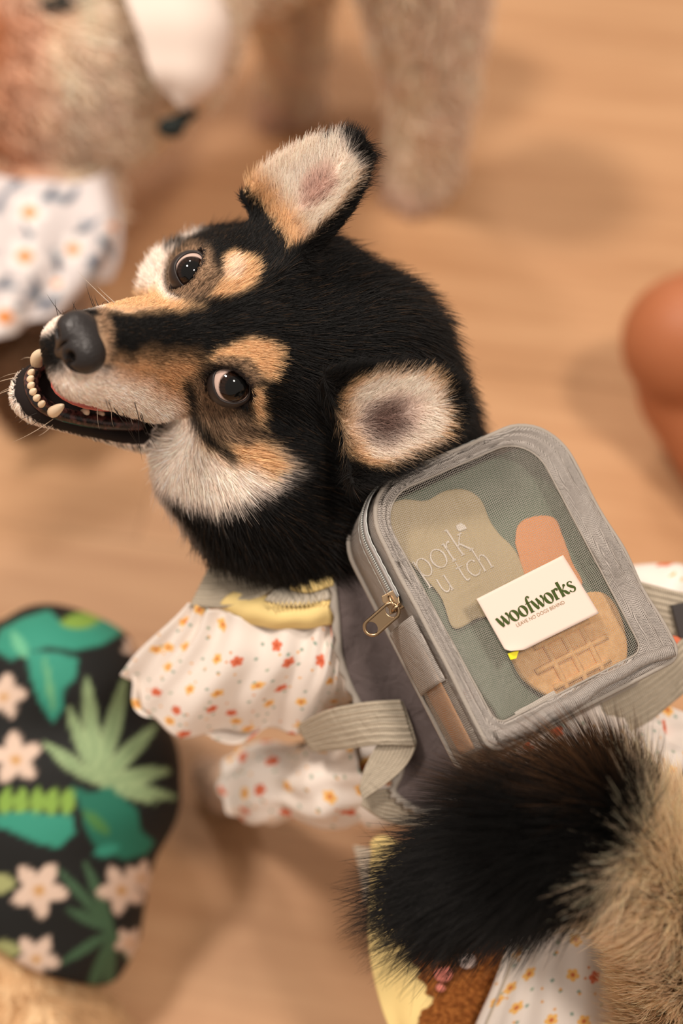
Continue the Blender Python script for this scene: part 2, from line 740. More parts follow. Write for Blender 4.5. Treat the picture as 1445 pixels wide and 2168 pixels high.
# ---- coat colours -----------------------------------------------------------
BLACK = np.array(lin(21, 20, 19)[:3])
BLACK2 = np.array(lin(46, 40, 35)[:3])
TAN = np.array(lin(230, 190, 144)[:3])
ORANGE = np.array(lin(206, 162, 118)[:3])
CREAM = np.array(lin(240, 214, 190)[:3])
WHITE = np.array(lin(252, 236, 222)[:3])
GREYB = np.array(lin(152, 124, 98)[:3])
PINK = np.array(lin(206, 158, 142)[:3])
DARKSKIN = np.array(lin(40, 33, 31)[:3])


def screen(V):
    k = FOCUS / (FOCUS - V[:, 2])
    return np.stack([722.5 + V[:, 0] * k, 1084.0 - V[:, 1] * k], 1)


# coat patches laid on the head: outline points on the coat (photo pixels), colour, softness of the edge
PATCH = [
    # lower cheek and lip white
    ([(100, 800), (150, 772), (215, 782), (260, 772), (340, 790), (400, 850), (430, 905), (470, 965), (520, 960), (555, 950), (595, 975), (605, 995), (585, 1020), (520, 1048), (450, 1068), (380, 1056), (310, 1020), (260, 960), (180, 905)], WHITE, 22),
    # tan over the near side of the muzzle and cheek
    ([(232, 762), (300, 752), (400, 752), (425, 775), (400, 815), (400, 850), (425, 905), (395, 880), (350, 838), (300, 808), (245, 785)], ORANGE, 30),
    ([(405, 860), (440, 905), (470, 930), (520, 905), (560, 940), (600, 985), (560, 1010), (520, 985), (470, 970), (430, 935)], TAN, 18),
    # greyish brown below the near eye
    ([(405, 800), (450, 800), (480, 860), (530, 880), (545, 915), (510, 945), (455, 920), (410, 870)], GREYB, 16),
    ([(385, 800), (405, 815), (415, 870), (450, 915), (490, 965), (478, 975), (435, 930), (400, 885), (388, 840)], BLACK2, 9),
    ([(535, 820), (552, 815), (556, 870), (545, 905), (533, 890)], TAN, 10),
    # near brow
    ([(427, 763), (454, 737), (518, 712), (558, 719), (585, 746), (582, 779), (576, 803), (545, 800), (525, 775), (485, 760), (454, 763)], TAN, 9),
    ([(455, 757), (520, 757), (552, 800), (535, 815), (500, 775), (455, 772)], GREYB, 8),
    # far side of the muzzle and cheek
    ([(80, 720), (95, 650), (140, 590), (200, 540), (250, 500), (310, 440), (380, 400), (425, 400), (447, 440), (425, 490), (390, 510), (365, 535), (348, 575), (352, 618), (378, 640), (340, 652), (260, 660), (200, 655), (150, 655), (115, 700)], WHITE, 9),
    ([(215, 632), (330, 610), (345, 632), (395, 645), (420, 655), (330, 662), (220, 660)], TAN, 14),
    ([(358, 550), (400, 515), (440, 525), (450, 560), (470, 600), (445, 638), (390, 642), (360, 622), (348, 590)], GREYB, 12),
    ([(345, 520), (385, 505), (385, 522), (350, 540)], BLACK2, 9),
    # far brow
    ([(436, 633), (467, 590), (472, 545), (494, 529), (529, 549), (541, 577), (527, 608), (498, 630), (463, 637)], TAN, 9),
    ([(470, 600), (478, 550), (500, 540), (510, 560), (500, 600)], CREAM, 10),
    # thin pale band behind the nose
    ([(200, 655), (222, 655), (236, 700), (236, 760), (222, 772), (206, 760), (214, 700)], GREYB * 1.3, 8),
]


def coat(V, N):
    h = toH(V)
    n = len(V)
    c = np.tile(BLACK, (n, 1))
    # brown tinge on the nape
    k = np.clip(0.55 + 0.5 * wob(V, 0.012, 21), 0, 1) * np.clip((-h[:, 0] - 4.0) / 3.0, 0, 1)
    c = c * (1 - 0.5 * k[:, None]) + BLACK2 * 0.5 * k[:, None]
    xy = screen(V)
    head = h[:, 0] > -7.5
    soft_n = 1.0
    for poly, colr, soft in PATCH:
        d = inpoly(xy, poly) + wob(V, 0.06, 4) * soft * 0.35
        m = np.clip(0.5 - d / (2 * soft * soft_n), 0, 1) * head * (N[:, 2] > -0.45)
        m = m * m * (3 - 2 * m)
        c = c * (1 - m[:, None]) + colr * m[:, None]
    # the underside of jaw and throat is white
    low = np.clip((-h[:, 2] - 5.2) / 0.8, 0, 1) * np.clip((h[:, 0] + 1.5) / 1.5, 0, 1)
    c = c * (1 - low[:, None]) + WHITE * low[:, None]
    under = np.clip((-N[:, 2] - 0.15) / 0.3, 0, 1) * (h[:, 0] > -1.0)
    c = c * (1 - under[:, None]) + WHITE * under[:, None]
    return c


DC = coat(DV, DN)
hloc = toH(DV)

# ears: inside cream, pink deep in the cup, tan rim, black back
def ear_zone(f, V, N):
    x, t, z = f.loc(V)
    u = t / f.ln
    inside = (u > -0.25) & (u < 1.1) & (np.abs(x) < f.W * 1.15) & (np.abs(z - f.cup * (np.abs(x) / f.W) ** 2 * np.clip(1.15 - u, 0, 1.3)) < 34)
    front = N @ f.n > 0.12
    return x, u, inside, front


for f_ in (earA, earB):
    x, u, ins, front = ear_zone(f_, DV, DN)
    hw = f_.W * np.clip(prof(u), 0.02, 1)
    edge = np.clip(1 - np.abs(x) / hw, 0, 1)
    e0 = np.where((x < 0) & (u < 0.62) & (f_ is earA), -0.1, 0.18)
    m = np.clip((edge - e0) / 0.10, 0, 1) * np.clip((0.84 - u) / 0.08, 0, 1) * np.clip((u + np.where(f_ is earA, 0.34, 0.14)) / 0.08, 0, 1) * (ins & front)
    col = np.tile(WHITE, (len(DV), 1))
    rim = np.clip((0.40 - edge) / 0.22, 0, 1) * np.where((x < 0) & (f_ is earA), 0.15, 1.0)
    rim = np.maximum(rim, np.clip((0.06 - u) / 0.2, 0, 1))
    col = col * (1 - rim[:, None]) + TAN * rim[:, None]
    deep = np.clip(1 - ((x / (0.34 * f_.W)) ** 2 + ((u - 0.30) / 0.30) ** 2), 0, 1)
    col = col * (1 - 0.7 * deep[:, None]) + PINK * (0.35 if f_ is earB else 0.6) * deep[:, None]  # pink skin, darkened in earB by a painted shadow in the cup
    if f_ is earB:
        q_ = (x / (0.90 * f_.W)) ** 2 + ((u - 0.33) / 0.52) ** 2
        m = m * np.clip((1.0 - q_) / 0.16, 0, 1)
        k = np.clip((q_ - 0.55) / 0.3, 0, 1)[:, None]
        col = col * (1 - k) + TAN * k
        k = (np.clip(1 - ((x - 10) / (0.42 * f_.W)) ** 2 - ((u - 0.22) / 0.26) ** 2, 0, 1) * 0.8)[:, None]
        col = col * (1 - k) + np.array(lin(104, 74, 66)[:3]) * k  # brownish hollow that deepens the painted shadow
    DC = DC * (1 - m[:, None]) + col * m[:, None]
    DC[ins & ~front] = BLACK

# legs, feet, trunk
far = DV[:, 2] < -900
DC[far] = CREAM * 0.85
# mouth lining and lips
mc = mouth_cut(DV)
inmouth = (mc < 9) & (hloc[:, 0] > -1.2)
DC[inmouth] = DARKSKIN
lip = (hloc[:, 2] < -5.3) & (mc < 10 + 30 * np.clip((hloc[:, 0] + 0.3) / 3.0, 0, 1)) & (hloc[:, 0] > -0.3)
DC[lip] = DARKSKIN * 0.8
for sk in socket:
    DC[sk(DV) < 14] = DARKSKIN
# tail: tan root side, black end
tq = s_path(TAIL, TAILR)(DV)
tail_v = (tq < 30) & (DV[:, 2] > -260) & (screen(DV)[:, 1] > 1600)

skin = Mat('coat_skin', rough=0.8, spec=0.15)
skin.base(skin.attr('col'))
dog = root('shiba_dog', 'black and tan dog looking back over its shoulder, in floral dress and mesh backpack', 'dog', (0, 0, 0))
bc = toW(shoulder)[0]
dog.location = (bc[0], bc[1], 0.0)
bpy.context.view_layer.update()
dog_body = meshL('body', DV, DF, skin, dog, colors=DC)
# ---------------------------------------------------------------- eyes, nose, mouth
eye_mat = Mat('eye_gloss', rough=0.05, spec=0.35)
eye_mat.base(eye_mat.attr('col'))
lid_mat = Mat('eyelid_skin', rough=0.45, spec=0.35, color=lin(40, 33, 31))
EYES = []
for sgn, gaze, lng, al, ash in ((-1, (0.08, -0.04, 1.0), (-0.28, -1.0, 0.1), 55, 42), (1, (0.36, -0.26, 1.0), (-0.72, 0.62, 0.1), 62, 49)):
    ec = H(0.0, sgn * 2.52, -0.05)
    er = 46.0
    g = nrm(np.array(gaze))
    a = np.array(lng, float)
    a = nrm(a - g * (a @ g))
    b = np.cross(g, a)
    v, fc = ellipsoid((0, 0, 0), (er, er, er), nu=48, nv=64)
    ang = np.arccos(np.clip(nrm(v) @ g, -1, 1))
    v = v * (1 + 0.05 * np.clip(1 - ang / 0.75, 0, 1)[:, None])          # corneal bulge
    c = np.tile(np.array(lin(205, 178, 165)[:3]), (len(v), 1))
    ir = np.clip((0.86 - ang) / 0.06, 0, 1)[:, None]
    spoke = 0.75 + 0.25 * np.sin(np.arctan2(v @ b, v @ a) * 23)[:, None]
    c = c * (1 - ir) + np.array(lin(40, 25, 18)[:3]) * spoke * ir
    pu = np.clip((0.56 - ang) / 0.08, 0, 1)[:, None]
    c = c * (1 - pu) + 0.004 * pu
    eye = meshL('eye', v + ec, fc, eye_mat, dog, colors=c)
    # lids: a thin dark shell with an almond opening; the opening looks out of the skull
    face_n = nrm(0.62 * np.array([0.10, -0.06, 1.0]) + 0.38 * nrm(HR @ np.array([0.62, sgn * 0.55, 0.55])))
    a2 = nrm(a - face_n * (a @ face_n))
    b2 = np.cross(face_n, a2)
    nph, nr_ = 56, 9
    V = []
    for i in range(nr_):
        for j in range(nph):
            ph = 2 * math.pi * j / nph
            ca, sa = abs(math.cos(ph)), abs(math.sin(ph))
            op = math.radians(1.0 / ((ca / al) ** 1.55 + (sa / ash) ** 1.55) ** (1 / 1.55))
            t = op + (math.radians(100) - op) * (i / (nr_ - 1)) ** 1.3
            rr = er * (1.035 + 0.03 * math.sin(min(1.0, i / 3.0) * math.pi / 2))
            V.append(ec + rr * (math.cos(t) * face_n + math.sin(t) * (math.cos(ph) * a2 + math.sin(ph) * b2)))
    lid = meshL('eyelid', np.array(V), grid_faces(nr_, nph, True), lid_mat, eye, solid=4.0 * U)
    EYES.append((ec, face_n, a2, b2))

# nose leather
nose_ops = [
    (h_ell(6.49, 0, -0.85, (0.85, 1.15, 0.80), 0.35), 20, 'add'),
    (h_ell(6.64, 0.52, -1.05, (0.76, 0.70, 0.70)), 25, 'add'),
    (h_ell(6.64, -0.52, -1.05, (0.76, 0.70, 0.70)), 25, 'add'),
    (h_ell(6.54, 0, -1.75, (0.6, 0.42, 0.6)), 18, 'add'),
    (h_ell(7.26, 0.58, -0.98, (0.48, 0.22, 0.25)), 9, 'cut'),
    (h_ell(7.32, -0.50, -1.22, (0.36, 0.20, 0.18)), 9, 'cut'),
    (h_ell(7.09, 0.98, -1.34, (0.42, 0.38, 0.12)), 8, 'cut'),
    (h_ell(7.09, -0.98, -1.38, (0.42, 0.38, 0.10)), 8, 'cut'),
    (h_ell(7.39, 0, -1.5, (0.22, 0.05, 0.75)), 5, 'cut'),
]
nc = H(6.6, 0, -1.0)
nose_f = body_sdf(nose_ops)
NV, NF = polygonise(nose_f, nc - 100, nc + 100, 2.5)
NV = relax(NV, NF, 2)
nose_mat = Mat('nose_leather', rough=0.42, spec=0.45, color=lin(36, 32, 31))
nt = nose_mat.node('ShaderNodeTexVoronoi', Vector=nose_mat.coord('Object'), Scale=900.0)
nose_mat.bump(nt, 0.35, 0.0004)
meshL('nose', NV, NF, nose_mat, dog)

# mouth: tongue, gum, lower teeth
tongue_mat = Mat('wet_pink_skin', rough=0.25, spec=0.5, color=lin(205, 104, 92), Subsurface_Weight=0.15, Subsurface_Radius=(0.004, 0.001, 0.0008))
gum_mat = Mat('dark_gum', rough=0.25, spec=0.5, color=lin(58, 42, 40))
gn = gum_mat.node('ShaderNodeTexNoise', Vector=gum_mat.coord('Object'), Scale=400.0, Detail=3.0)
gum_mat.base(gum_mat.mix(gum_mat.step(gn, 0.45, 0.65), lin(30, 24, 24), lin(96, 62, 58)))
gum_mat.bump(gn, 0.4, 0.0006)
tv, tf = ellipsoid((0, 0, 0), (1, 1, 1), nu=20, nv=28)
tg = tv * np.array([3.0, 1.45, 0.42])
tg[:, 2] += 0.10 * np.abs(tg[:, 1]) - 0.02 * (tg[:, 0]) ** 2
tg = tg + np.array([2.0, 0.25, -4.95])
meshL('tongue', np.array([H(*q) for q in tg]), tf, tongue_mat, dog)
gp = [(0.3, 2.15, -5.5), (2.2, 1.75, -5.9), (4.0, 1.15, -6.12), (4.9, 0.62, -6.15), (5.12, 0, -6.15), (4.9, -0.62, -6.15), (4.0, -1.15, -6.12), (2.2, -1.75, -5.9), (0.3, -2.15, -5.5)]
gv, gf = tube(catmull([H(*q) for q in gp], 60), 17, 10)
meshL('gum', gv, gf, gum_mat, dog)
tooth_mat = Mat('tooth_enamel', rough=0.25, spec=0.5, color=lin(240, 214, 180), Subsurface_Weight=0.1, Subsurface_Radius=(0.002, 0.0015, 0.001))


def tooth(base, tip, bend, r):
    b, t = np.array(base, float), np.array(tip, float)
    m = (b + t) / 2 + np.array(bend, float)
    p = catmull([H(*q) for q in (b, m, t)], 12)
    k = np.linspace(0, 1, 12)
    rad = r * 50 * np.sqrt(np.clip(1 - k ** 2.2, 0.02, 1)) * (0.85 + 0.3 * np.sin(k * 2.2))
    v, f = tube(p, rad, 12)
    meshL('tooth', v, f, tooth_mat, dog)


tooth((4.45, 1.02, -6.2), (5.0, 1.22, -4.75), (0.22, 0.1, 0.0), 0.25)
tooth((4.45, -1.02, -6.2), (5.0, -1.22, -4.70), (0.22, -0.1, 0.0), 0.26)
for y_, x_ in ((0.68, 4.95), (0.41, 5.10), (0.135, 5.18), (-0.135, 5.18), (-0.41, 5.10), (-0.68, 4.95)):
    tooth((x_, y_, -6.18), (x_ + 0.22, y_ * 1.06, -5.62), (0.06, 0, 0), 0.16)
for x_ in (2.2, 3.0):
    for s in (-1, 1):
        tooth((x_, s * (1.95 - 0.22 * x_), -6.0), (x_ + 0.05, s * (1.95 - 0.22 * x_), -5.55), (0, 0, 0), 0.2)
# ---------------------------------------------------------------- fur
fur_mat = fur_material('dog_fur', 0.5, 0.25, 0.22)


def jitter_col(c, amt=0.18):
    k = 1 + rng.normal(size=(len(c), 1)) * amt
    return np.clip(c * np.clip(k, 0.4, 1.8), 0.002, 1)


sxy = screen(DV)
hl = toH(DV)
d_nose = nose_f(DV)
d_eye = np.minimum(socket[0](DV), socket[1](DV))
in_ear = np.zeros(len(DV), bool)
ear_front = np.zeros(len(DV), bool)
for f_ in (earA, earB):
    x, u, ins, front = ear_zone(f_, DV, DN)
    in_ear |= ins & (u > 0.0)
    ear_front |= ins & front & (u > (-0.34 if f_ is earA else -0.12))
neck_t = np.clip((-hl[:, 0] - 3.5) / 4.0, 0, 1)
up_front = (DV[:, 2] > -900) & (sxy[:, 1] < 1205 - 0.25 * np.clip(sxy[:, 0] - 640, 0, 400)) & (sxy[:, 0] < 1060) & (DN[:, 2] > -0.75)
face_w = up_front & ~inmouth & ~lip & (d_nose > 2) & (d_eye > 7)

# direction the coat lies in
cl = np.zeros_like(hl)
cl[:, 0] = -1.0
cl[:, 1] = 0.45 * np.sign(hl[:, 1]) * np.clip(np.abs(hl[:, 1]) / 4.0, 0, 1)
cl[:, 2] = -0.55 * np.clip(-hl[:, 2] / 3.0, 0, 1) + 0.15
comb = cl @ HR.T
neck_dir = nrm(L(900, 1260, -420) - L(760, 800, -150))
comb = comb * (1 - neck_t[:, None]) + (neck_dir + np.array([0.25, 0.05, 0.0])) * neck_t[:, None]
# hair round the eyes lies away from them
for ec, fn, a2, b2 in EYES:
    r_ = DV - ec
    dd = np.linalg.norm(r_, axis=1)
    k = np.clip(1 - (dd - 45) / 55, 0, 1)[:, None]
    comb = comb * (1 - 0.6 * k) + nrm(r_) * 0.6 * k
for f_ in (earA, earB):
    x, u, ins, front = ear_zone(f_, DV, DN)
    w_ = np.cross(f_.ax, f_.n)
    m = ins & (u > -0.1)
    outw = f_.ax * 1.0 + np.outer(np.sign(x) * 0.6, w_)
    comb[m] = outw[m] if outw.ndim == 2 else outw
length = 20 + 20 * np.clip((1.5 - hl[:, 0]) / 4.0, 0, 1) + 42 * neck_t
cheek = np.clip((np.abs(hl[:, 1]) - 2.8) / 2.0, 0, 1) * np.clip((-hl[:, 2] - 1.0) / 2.5, 0, 1) * np.clip((0.5 - hl[:, 0]) / 2.0, 0, 1)
length = length + 16 * cheek
muz = np.clip((hl[:, 0] - 1.5) / 2.5, 0, 1)
length = length * (1 - 0.45 * muz)
length = length * (1 - 0.55 * np.clip((-hl[:, 1] - 1.2) / 1.5, 0, 1) * (1 - neck_t))
length[in_ear] = 16
near_eye = np.clip((d_eye - 14) / 60, 0, 1)
length = length * (0.35 + 0.65 * near_eye)
lift = 0.20 + 0.10 * cheek + 0.26 * neck_t
lift[in_ear] = 0.22

w = face_w.astype(float) * np.where(DN[:, 2] > -0.3, 1.0, 0.4)
w_face = w * (1 - 0.3 * neck_t)
at = scatter(DV, DF, DN, w_face * ~ear_front, 165000)
P, N_, C_ = at(DV), nrm(at(DN)), at(comb)
# colour straight from the coat, not blurred between vertices
c0 = coat(P, N_)
blk = (at((in_ear & ~ear_front).astype(float)) > 0.5)
c0[blk] = BLACK
fl = at((far | lip | inmouth).astype(float)) > 0.3
c0[fl] = DARKSKIN
lum = c0.mean(1)
mid = (lum > 0.06) & (lum < 0.34) & (rng.uniform(size=len(P)) < 0.28)
c0[mid] = c0[mid] * 0.3
c0 = jitter_col(c0, 0.22)
nt_ = at(neck_t)
brown = (rng.uniform(size=len(P)) < 0.25 * nt_ + 0.06)[:, None] & (c0.mean(1) < 0.05)[:, None]
c1 = np.where(brown, np.array(lin(92, 70, 50)[:3]), c0 * 1.15)
ln = at(length) * rng.uniform(0.65, 1.2, len(P))
strands('face_fur', P, N_, C_, ln, at(lift), c0, c1, 0.68, fur_mat, dog, keys=4, bend=0.5, jit=0.13, clump=0.16, clump_s=0.05)

# inside of the ears: finer, paler, longer hair from the edges
at = scatter(DV, DF, DN, (ear_front & face_w).astype(float), 22000)
P, N_, C_ = at(DV), nrm(at(DN)), at(comb)
c0 = jitter_col(at(DC), 0.12)
ln = 30 * rng.uniform(0.5, 1.4, len(P))
strands('ear_fur', P, N_, C_, ln, 0.30, c0, np.clip(c0 * 1.1, 0, 1), 0.5, fur_mat, dog, keys=5, bend=0.4, jit=0.22, clump=0.3, clump_s=0.05)

# longer guard hairs that break the outline of nape and ruff
at = scatter(DV, DF, DN, w * np.clip(neck_t + 0.5 * cheek, 0, 1) * ~in_ear, 26000)
P, N_, C_ = at(DV), nrm(at(DN)), at(comb)
c0 = jitter_col(coat(P, N_), 0.2)
ln = (at(length) + 18) * rng.uniform(0.7, 1.25, len(P))
strands('ruff_fur', P, N_, C_, ln, at(lift) + 0.08, c0, c0 * 1.3, 0.8, fur_mat, dog, keys=5, bend=0.4, jit=0.16, clump=0.35, clump_s=0.045)

# muzzle and brow whiskers
wh = []
for _ in range(46):
    s = rng.choice([-1, 1])
    x_ = rng.uniform(2.2, 5.4)
    wh.append((x_, s * (2.6 - 0.25 * x_), rng.uniform(-3.4, -2.0), s))
wp = np.array([H(a, b, c) for a, b, c, s in wh])
wd = np.array([HR @ nrm(np.array([rng.uniform(-0.6, 0.5), s * 1.0, rng.uniform(-1.2, 0.2)])) for a, b, c, s in wh])
wc = np.array([HR @ np.array([-0.8, s * 0.2, -0.6]) for a, b, c, s in wh])
cols = np.where(rng.uniform(size=(len(wh), 1)) < 0.7, np.array([[0.02, 0.016, 0.014]]), np.array([[0.5, 0.42, 0.34]]))
strands('whiskers', wp, wd, wc, rng.uniform(70, 190, len(wh)), 0.8, cols, cols, 1.0, fur_mat, dog, keys=7, bend=0.5, jit=0.1, tip=0.1)
ch = np.array([H(rng.uniform(1.0, 5.3), rng.choice([-1, 1]) * rng.uniform(0.3, 1.5), rng.uniform(-6.9, -6.1)) for _ in range(60)])
cn = nrm(ch - H(2.5, 0, -5.2))
cc_ = np.tile(HR @ np.array([0.2, 0, -1.0]), (60, 1))
cols = np.where(rng.uniform(size=(60, 1)) < 0.5, np.array([[0.03, 0.025, 0.02]]), np.array([[0.6, 0.48, 0.36]]))
strands('chin_whiskers', ch, cn, cc_, rng.uniform(40, 110, 60), 0.9, cols, cols, 0.8, fur_mat, dog, keys=5, bend=0.5, jit=0.15, tip=0.1)

# tail plume: black brush curling to the left, tan on the rump side, brown-tipped crest
TP = np.array(TAIL)
core = catmull(TP, 80)
at = scatter(DV, DF, DN, tail_v.astype(float) * np.where(DN[:, 2] > -0.5, 1.0, 0.3), 52000)
P, N_ = at(DV), nrm(at(DN))
ti = np.empty(len(P), int)
for i in range(0, len(P), 4000):
    ti[i:i + 4000] = np.argmin(((P[i:i + 4000, None] - core[None]) ** 2).sum(-1), 1)
tk = ti / 79.0
tan_ = nrm(np.gradient(core, axis=0))[ti]
C_ = tan_ + np.array([-0.15, 0.0, 0.0])
sx = screen(P)
bound = np.interp(sx[:, 1], [1500, 1620, 1750, 1900, 2050, 2168], [1370, 1360, 1325, 1290, 1310, 1330])
k_t = np.clip(0.5 + (sx[:, 0] - bound + 55 * wob(P, 0.02, 31)) / 60.0, 0, 1)[:, None]
k_t = (rng.uniform(size=(len(P), 1)) < k_t).astype(float)
t_tan = np.array(lin(250, 222, 188)[:3])
t_brown = np.array(lin(150, 104, 64)[:3])
shade = np.clip(0.95 + 0.35 * wob(P, 0.03, 33), 0.4, 1.2)[:, None]
c0 = BLACK * 0.8 * (1 - k_t) + t_tan * shade * k_t
crest = (np.clip((1730 - sx[:, 1]) / 90, 0, 1) * (rng.uniform(size=len(P)) < 0.6))[:, None]
c1 = (BLACK * (1 - crest) + t_brown * crest) * (1 - k_t) + t_tan * 1.05 * k_t
ln = np.interp(tk, [0, 0.3, 0.6, 1.0], [120, 140, 185, 200]) * rng.uniform(0.6, 1.15, len(P))
strands('tail_fur', P, N_, C_, ln, np.interp(tk, [0, 0.6, 1], [0.62, 0.62, 0.45]), jitter_col(c0, 0.2), jitter_col(c1, 0.2), 0.95, fur_mat, dog, keys=6, bend=0.35, jit=0.16, clump=0.38, clump_s=0.03, tip=0.1)
# fur of the forefoot
at = scatter(DV, DF, DN, (far & (sxy[:, 0] < 760)).astype(float), 9000)
P, N_ = at(DV), nrm(at(DN))
c0 = jitter_col(np.tile(CREAM * 0.9, (len(P), 1)), 0.15)
strands('leg_fur', P, N_, np.tile(DOWN, (len(P), 1)), rng.uniform(18, 34, len(P)), 0.25, c0, c0, 1.6, fur_mat, dog, keys=3, jit=0.15)
# short coat of the hind legs
hind = (DV[:, 2] < -420) & (sxy[:, 1] > 1650) & ~tail_v
at = scatter(DV, DF, DN, hind.astype(float), 14000)
P, N_ = at(DV), nrm(at(DN))
k = np.clip((-P[:, 2] - 850) / 200, 0, 1)[:, None]
c0 = jitter_col(BLACK2 * (1 - k) + CREAM * 0.85 * k, 0.2)
strands('hind_leg_fur', P, N_, np.tile(DOWN, (len(P), 1)), rng.uniform(25, 50, len(P)), 0.25, c0, c0 * 1.1, 1.6, fur_mat, dog, keys=4, jit=0.15)
# ---------------------------------------------------------------- printed cotton: small flowers
def floral_material(name, scale=0.62, base=(236, 226, 216)):
    """white cotton with scattered five-petal flowers; UV in centimetres"""
    m = Mat(name, rough=0.85, spec=0.15)
    uv = m.coord('UV')
    c = None
    col = lin(*base)

    def layer(col, off, sc, r0, pal, keep, petals=5, depth=0.26):
        mp = m.t.nodes.new('ShaderNodeMapping')
        m.set(mp, 'Vector', uv)
        mp.inputs['Location'].default_value = (off, off * 0.37, 0)
        mp.inputs['Scale'].default_value = (sc, sc, sc)
        v = m.t.nodes.new('ShaderNodeTexVoronoi')
        v.voronoi_dimensions = '2D'
        v.inputs['Scale'].default_value = 1.0
        v.inputs['Randomness'].default_value = 0.8
        m.t.links.new(mp.outputs[0], v.inputs['Vector'])
        d = m.node('ShaderNodeVectorMath', _props={'operation': 'SUBTRACT'}, i0=mp.outputs[0], i1=v.outputs['Position'])
        sp = m.t.nodes.new('ShaderNodeSeparateXYZ')
        m.set(sp, 0, d)
        rc = m.t.nodes.new('ShaderNodeSeparateColor')
        m.set(rc, 0, v.outputs['Color'])
        ang = m.math('ADD', m.math('ARCTAN2', sp.outputs[1], sp.outputs[0]), m.math('MULTIPLY', rc.outputs[0], 6.28))
        pet = m.math('ADD', 1.0 - 2 * depth, m.math('MULTIPLY', m.math('POWER', m.math('ABSOLUTE', m.math('COSINE', m.math('MULTIPLY', ang, petals / 2.0))), 0.6), 2 * depth))
        r = m.math('DIVIDE', v.outputs['Distance'], m.math('MULTIPLY', pet, r0))
        on = m.math('MULTIPLY', m.math('SUBTRACT', 1.0, m.step(r, 0.92, 1.06)), m.math('LESS_THAN', rc.outputs[1], keep))
        a, b, ctr = pal
        pc = m.mix(m.math('GREATER_THAN', rc.outputs[2], 0.62), lin(*a), lin(*b))
        # petals darker towards the throat with a pale ring and dot
        pc = m.mix(m.math('MULTIPLY', m.math('SUBTRACT', 1.0, m.step(r, 0.30, 0.42)), 0.85), pc, lin(*ctr))
        return m.mix(on, col, pc)

    # leaves first, flowers over them
    col = layer(col, 3.1, scale * 2.2, 0.15, ((140, 164, 148), (168, 182, 158), (140, 164, 148)), 0.40, 4, 0.36)
    col = layer(col, 7.7, scale * 1.9, 0.10, ((236, 176, 92), (226, 150, 90), (200, 120, 60)), 0.5, 3, 0.35)
    col = layer(col, 0.0, scale, 0.20, ((222, 120, 86), (242, 190, 110), (196, 86, 58)), 0.85, 5, 0.20)
    m.base(col)
    fine = m.node('ShaderNodeTexNoise', Vector=uv, Scale=9.0, Detail=4.0)
    m.bump(fine, 0.12, 0.0008)
    return m


floral = floral_material('floral_cotton')

# trunk of the dress: follows the dog's trunk, with soft folds
ax0, ax1 = shoulder + np.array([-40, 60, 20]), rump + np.array([30, -40, 0])
tdir = nrm(ax1 - ax0)


def dress_f(p):
    d = smin(s_cone(ax0, ax1, 268, 262)(p), s_path([L(1120, 1450, -545), L(1300, 1800, -460)], [284, 240])(p), 60)
    d = smin(d, s_ell(L(835, 1625, -500), (150, 150, 150))(p), 80)
    d = smin(d, s_ell(L(1385, 1330, -560), (150, 170, 150))(p), 80)
    t = (p - ax0) @ tdir
    d = d + 9 * np.sin(t * 0.052 + 2.2 * np.sin(t * 0.011) + p[:, 0] * 0.014) * np.clip((p[:, 2] + 900) / 300, 0, 1) + 6 * wob(p, 0.022, 12)
    d = smax(d, -(t + 120), 25)
    return smax(d, t - 720, 25)


QV, QF = polygonise(dress_f, (-350, -1600, -1000), (1350, 350, -60), 12.0)
QV = relax(QV, QF, 2)
qa = (QV - ax0) @ tdir
e1 = nrm(np.cross(tdir, [0, 0, 1.0]))
e2 = np.cross(tdir, e1)
qr = QV - ax0 - qa[:, None] * tdir
th = np.arctan2(qr @ e1, qr @ e2)
quv = np.stack([qa / 50.0, th * 270 / 50.0], 1)
dress = meshL('dress', QV, QF, floral, dog, uv=quv)
dress['label'] = 'white cotton dress printed with small orange and yellow flowers'


def sheet(name, rows, mat, parent, nu=40, nv=60, fold=None, uvs=(1.0, 1.0), solid=1.6, paint=None, **kw):
    """cloth lofted through rows of (px, py, z) control points; fold(u, v) offsets along the sheet normal"""
    R = [catmull([L(*q) for q in r], nv) for r in rows]
    G = np.stack([catmull([R[i][j] for i in range(len(R))], nu) for j in range(nv)], 1)      # nu, nv, 3
    du = np.gradient(G, axis=0)
    dv = np.gradient(G, axis=1)
    n = nrm(np.cross(du, dv))
    if n[..., 2].mean() < 0:
        n = -n
    if fold is not None:
        u, v = np.meshgrid(np.linspace(0, 1, nu), np.linspace(0, 1, nv), indexing='ij')
        G = G + n * fold(u, v)[..., None]
    lu = np.concatenate([np.zeros((1, nv)), np.cumsum(np.linalg.norm(np.diff(G, axis=0), axis=2), 0)]) / 50.0
    lv = np.concatenate([np.zeros((nu, 1)), np.cumsum(np.linalg.norm(np.diff(G, axis=1), axis=2), 1)], 1) / 50.0
    uv = np.stack([lu * uvs[0], lv * uvs[1]], -1).reshape(-1, 2)
    if paint is not None:
        kw['colors'] = paint(screen(G.reshape(-1, 3)))
    return meshL(name, G.reshape(-1, 3), grid_faces(nu, nv), mat, parent, uv=uv, solid=solid * U, **kw)


# gathered shoulder frill
def frill_fold(u, v):
    g = np.sin(v * 62 + 3 * np.sin(v * 9)) * 15 * np.exp(-u * 2.4)
    w = np.sin(v * 19 + 1.2 + 1.5 * u) * 20 * u ** 1.2 + np.sin(v * 41 + 2 * u) * 9 * u ** 0.7
    return g + w


